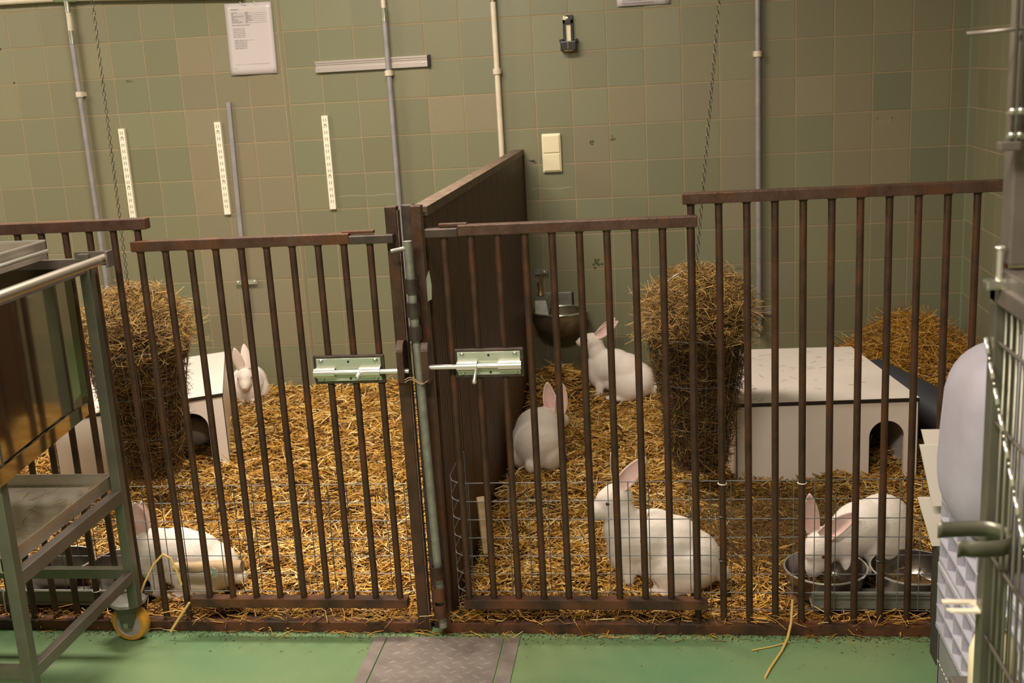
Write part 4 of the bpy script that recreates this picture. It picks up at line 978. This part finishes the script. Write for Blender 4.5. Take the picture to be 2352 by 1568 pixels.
# ------------------------------------------------------------------ foreground right: cage cart
t = thing('cage_cart', 'stainless steel wire cage cart, out of focus at the right edge', 'cage', (3.300, -3.30, 0)); S = M['steel']
MB().box(.0, .028, -.028, .0, 0, 1.085, .002).build('corner_post', M['greensteel'], t)
MB().box(.0, .028, -1.0, -.972, 0, 1.085, .002).build('corner_post', M['greensteel'], t)
MB().box(.0, .025, -1.0, .0, 1.085, 1.108, .002).build('top_rail', S, t)
MB().box(.0, .025, -1.0, .0, .05, .08, .002).build('bottom_rail', S, t)
MB().box(.0, .50, -.025, .0, .05, .08, .002).box(.0, .50, -.025, .0, 1.085, 1.105, .002).build('end_rail', S, t)
MB().box(.475, .50, -.025, .0, 0, 1.085, .002).build('corner_post', M['greensteel'], t)
wm = MB().tube([(0, 0, .07), (0, 0, 1.09)], .0022, 6).mesh('upright_wire'); wm.materials.append(M['greensteel'])
for k in range(38): inst('upright_wire', wm, (.012, -.035 - k * .024, 0), t)
for k in range(16): inst('upright_wire', wm, (.04 + k * .028, -.012, 0), t)
hw = MB().tube([(0, -.99, 0), (0, -.005, 0)], .0026, 6).mesh('cross_wire'); hw.materials.append(S)
for z in (.15, .27, .39, .51, .63, .75, .93, 1.035): inst('cross_wire', hw, (.006, 0, z), t)
# twisted bright rod
pts = []
MBr = MB()
for k in range(15):
    y0 = -.006 - .0245 * k; z0 = 1.035 - .0262 * k
    MBr.tube([(-.004, y0, z0), (-.004, y0 - .0155, z0 - .0166)], .0027, 8); MBr.ico((-.004, y0 - .020, z0 - .0214), .0022, 1)
MBr.build('bead_chain', M['chrome'], t, label='bright bead chain hanging on the cage side')
# upper post and fittings
MB().box(.008, .080, -.045, -.005, 1.135, 2.3, .003).build('mast', S, t)
MB().box(.006, .20, -.30, -.02, 1.090, 1.128, .002).build('mast_foot', S, t)
for q in (.002, .010, .022, .034): MB().tube([(q, -.055, 1.285), (q, -.055, 2.2)], .0022, 6).build('rod', S, t)
for z in (1.294, 1.322):
    mb = MB()
    for q in (.000, .009, .019, .029, .040, .052): mb.ico((q, -.060, z), (.0042, .004, .0040), 2)
    mb.tube([(-.006, -.058, z - .003), (.07, -.058, z - .003)], .0026, 8); mb.build('bead_row', M['zinc'], t)
MB().box(-.014, .010, -.066, -.050, 1.276, 1.287, .002).build('bracket', S, t)
MB().tube([(-.001, -.040, 1.155), (-.001, -.040, 1.115)], .0040, 8).ico((-.001, -.040, 1.157), (.0065, .006, .003)).build('pin', M['chrome'], t)
MB().box(-.018, .010, -.050, -.030, 1.106, 1.118, .003).build('knob', M['zinc'], t)
MB().tube([(-.050, -.040, 1.412), (.030, -.060, 1.416)], .0024, 8).build('arm', S, t)
MB().box(-.005, .005, -.008, .0, -.03, .03, .002, Matrix.Translation((.018, -.065, 1.425)) @ rot('Y', -20)).build('lever', M['zinc'], t)
# C spring clip and notched plate
def ribbon(mb, P, z0, z1, th):
    A = [mb.bm.verts.new((p[0], p[1], z0)) for p in P]; B = [mb.bm.verts.new((p[0], p[1], z1)) for p in P]
    for i in range(len(P) - 1): mb.bm.faces.new((A[i], A[i+1], B[i+1], B[i])).smooth = True
mb = MB(); P = [(-.073, .030), (-.066, .0325), (-.050, .034), (-.030, .036)] + [(-.016 + .026 * math.sin(a), .004 + .032 * math.cos(a)) for a in [PI * k / 14 for k in range(15)]] + [(-.030, -.030), (-.046, -.030), (-.056, -.027), (-.062, -.031)]
P = [(p[0] + .008, p[1] - .078) for p in P]
ribbon(mb, [(p[0] + .0, p[1] + .0) for p in P], .780, .801, .002)
o = mb.build('spring_clip', M['greensteel'], t, label='curved steel spring clip'); md = o.modifiers.new('s', 'SOLIDIFY'); md.thickness = .002
MB().prism([(p + .024, q) for p, q in [(-.066, -.014), (-.032, -.014), (-.026, -.006), (-.032, .002), (-.066, .002), (-.066, .012), (.000, .012), (.000, -.024), (-.060, -.024)]], 'z', .660, .663).build('notched_plate', M['whitepipe'], t, label='pale notched metal plate')

bt = thing('cream_bottle', 'out-of-focus cream plastic bottle inside the cage cart at the bottom right', 'bottle', (3.365, -3.17, .06))
MB().box(-.05, .05, -.05, .05, 0, .39, .003).build('pedestal', M['steel'], bt, label='steel stand under the bottle')
MB().lathe([(0, .39), (.030, .39), (.034, .40), (.034, .46), (.026, .485), (.013, .495), (.013, .505)], seg=24).build('bottle_body', M['cream'], bt)
MB().lathe([(.016, .500), (.016, .520), (0, .522)], seg=20).build('cap', M['whitemetal'], bt)

# ------------------------------------------------------------------ trolley
t = thing('steel_trolley', 'stainless steel trolley with tray shelves and castors at the left', 'trolley', (1.2, -2.5, 0)); G_ = M['greensteel']
x1 = .347; yf = .262; yn = -.222; x0 = -.60
for (x, y) in ((x1, yf), (x1, yn), (x0, yf), (x0, yn)):
    MB().box(x - .026, x, y - .026, y, .118, 1.03, .002).build('leg', G_, t)
MB().box(x0, x1 - .026, yf - .024, yf - .002, .196, .222, .0015).build('cross_rail', G_, t)
MB().box(x0, x1 - .026, yn - .024, yn - .002, .196, .222, .0015).build('cross_rail', G_, t)
MB().box(x1 - .024, x1 - .002, yn, yf - .026, .190, .216, .0015).build('side_rail', M['steel'], t)
# lower shelf: rails and tray
MB().box(x1 - .024, x1 - .0, yn, yf - .026, .405, .436, .0015).build('side_rail', M['steel'], t)
mb = MB().box(x0, x1 - .028, yn - .02, yf - .006, .440, .443)
mb.box(x0, x1 - .028, yf - .010, yf - .007, .443, .474).box(x1 - .032, x1 - .028, yn - .02, yf - .007, .443, .472).box(x0, x1 - .028, yn - .02, yn - .016, .443, .474)
mb.build('shelf_tray', M['tray'], t)
# upper bin with polished side
mb = MB().box(x0, x1 - .040, yn - .04, yf - .040, .672, .675)
mb.hexa([(x1 - .061, yf - .040, .675), (x1 - .058, yf - .040, .675), (x1 + .004, yn - .04, .675), (x1 + .001, yn - .04, .675)], [(x1 - .061, yf - .040, 1.0), (x1 - .058, yf - .040, 1.0), (x1 + .004, yn - .04, 1.0), (x1 + .001, yn - .04, 1.0)]).box(x0, x1 - .040, yf - .043, yf - .040, .675, 1.0).box(x0, x1 - .040, yn - .04, yn - .037, .675, 1.0)
mb.build('bin', M['mirror'], t, label='polished steel bin reflecting the fence')
MB().hexa([(x1 - .062, yf - .036, .637), (x1 - .050, yf - .036, .637), (x1 + .010, yn - .04, .637), (x1 - .002, yn - .04, .637)], [(x1 - .062, yf - .036, .672), (x1 - .050, yf - .036, .672), (x1 + .010, yn - .04, .672), (x1 - .002, yn - .04, .672)]).build('bin_runner', M['mirror'], t)
MB().box(x0, x1 - .026, yf - .020, yf - .004, .990, 1.018, .001).box(x1 - .026, x1 - .006, yn, yf - .026, .985, 1.012, .001).build('top_frame', M['steel'], t)
mb = MB().box(x0, x1 - .075, yn - .04, yf - .065, 1.030, 1.033)
mb.box(x1 - .078, x1 - .075, yn - .04, yf - .065, 1.033, 1.070).box(x0, x1 - .075, yf - .068, yf - .065, 1.033, 1.070).box(x0, x1 - .075, yn - .04, yn - .037, 1.033, 1.070)
mb.build('top_tray', M['tray'], t)
MB().tube([(x0, yf - .066, 1.071), (x1 - .077, yf - .066, 1.071), (x1 - .077, yn - .04, 1.071)], .0028, 8).build('tray_rim', M['chrome'], t)
MB().tube([(x1 - .055, yf - .10, 1.052), (x1 - .055, yn - .05, 1.052)], .0045, 8).build('rod', M['chrome'], t)
MB().tube([(x1 + .035, yf - .012, 1.016), (x1 + .035, yn - .02, 1.016)], .0115, 18).build('handle', M['steel'], t, label='round push handle bar').data.materials[0] = M['chrome2'] if 'chrome2' in M else mat('satin_steel', (.62, .56, .48), .32, .9)
for y in (yf - .008, yn - .020): MB().box(x1 - .040, x1 + .052, y - .004, y, 1.0, 1.034, .001).box(x1 + .050, x1 + .056, y - .030, y, .998, 1.036, .001).build('handle_bracket', M['steel'], t)
def castor(x, y, yaw):
    c = MB().lathe([(0, .116), (.03, .116), (.044, .112), (.047, .106), (.044, .103), (0, .103)], seg=32).build('castor', M['galv'], t); c.location = (x, y, 0); c.rotation_euler = (0, 0, yaw)
    MB().prism([(-.030, .108), (.040, .108), (.014, .042), (-.014, .042)], 'y', -.024, -.020).prism([(-.030, .108), (.040, .108), (.014, .042), (-.014, .042)], 'y', .020, .024).box(-.066, -.028, -.018, .018, .094, .100, .002).build('fork', M['greensteel'], c)
    R90 = rot('X', 90)
    MB().lathe([(.036, -.015), (.046, -.015), (.050, -.010), (.050, .010), (.046, .015), (.036, .015)], seg=40, M=Matrix.Translation((0, 0, .050)) @ R90).build('tyre', M['amber'], c)
    MB().lathe([(0, -.013), (.034, -.011), (.037, -.0145), (.037, .0145), (.034, .011), (0, .013)], seg=32, M=Matrix.Translation((0, 0, .050)) @ R90).build('wheel_hub', M['wheelcore'], c)
    MB().lathe([(0, -.028), (.008, -.028), (.008, .028), (0, .028)], seg=8, M=Matrix.Translation((0, 0, .050)) @ R90).build('axle_bolt', M['zinc'], c)
castor(x1 - .055, yf + .030, -.10); castor(x1 - .013, yn - .013, 1.2); castor(x0, yf, .4); castor(x0, yn, .9)
n = 120; u = rng.random(n)
P = np.stack([1.2 + x1 - .04 - .30 * u ** 1.5, -2.5 + rng.uniform(yn, yf - .02, n), np.full(n, .4465)], 1)
stalks('straw_scraps', P, rng.normal(1.4, .5, n), 0 * u, rng.uniform(.01, .07, n), rng.uniform(.0009, .002, n), rng.uniform(.3, .9, n), 'hay', None, label='scraps of straw and hay lying in the lower trolley tray', cat='straw', kind='stuff')

# ------------------------------------------------------------------ notable single stalks
def stalk(label, pts, r=.0022, tone=(.62, .42, .13)):
    if 'st' not in M: M['st'] = mat('single_stalk', tone, .5)
    MB().tube(pts, r, 6).build('straw_stalk', M['st'], None, label=label, cat='straw')
stalk('long bent straw stalk reaching from the fence onto the green floor', [(3.19, -2.17, .10), (3.185, -2.185, .045), (3.175, -2.20, .012), (3.155, -2.25, .004), (3.12, -2.33, .004), (3.105, -2.37, .003)], .0032)
stalk('thin straw stalk lying on the green floor left of the long one', [(3.178, -2.205, .004), (3.135, -2.225, .003), (3.085, -2.245, .003)], .0018)
stalk('straw stalk hanging over the left gate rail towards the trolley castor', [(1.60, -2.20, .235), (1.575, -2.205, .21), (1.545, -2.21, .16), (1.525, -2.215, .115), (1.505, -2.22, .07)], .0028)
stalk('straw stalk drooping from the gnawing stick in the left pen', [(1.60, -2.198, .235), (1.620, -2.20, .225), (1.632, -2.20, .19), (1.640, -2.20, .15)], .0030)
stalk('slanted straw stalk under the left gate at the base beam', [(1.655, -2.20, .10), (1.625, -2.205, .06), (1.598, -2.21, .022)], .0035)
stalk('bent straw caught in the wire before the large rabbit', [(2.845, -2.10, .30), (2.822, -2.10, .222), (2.85, -2.10, .175)], .0014)
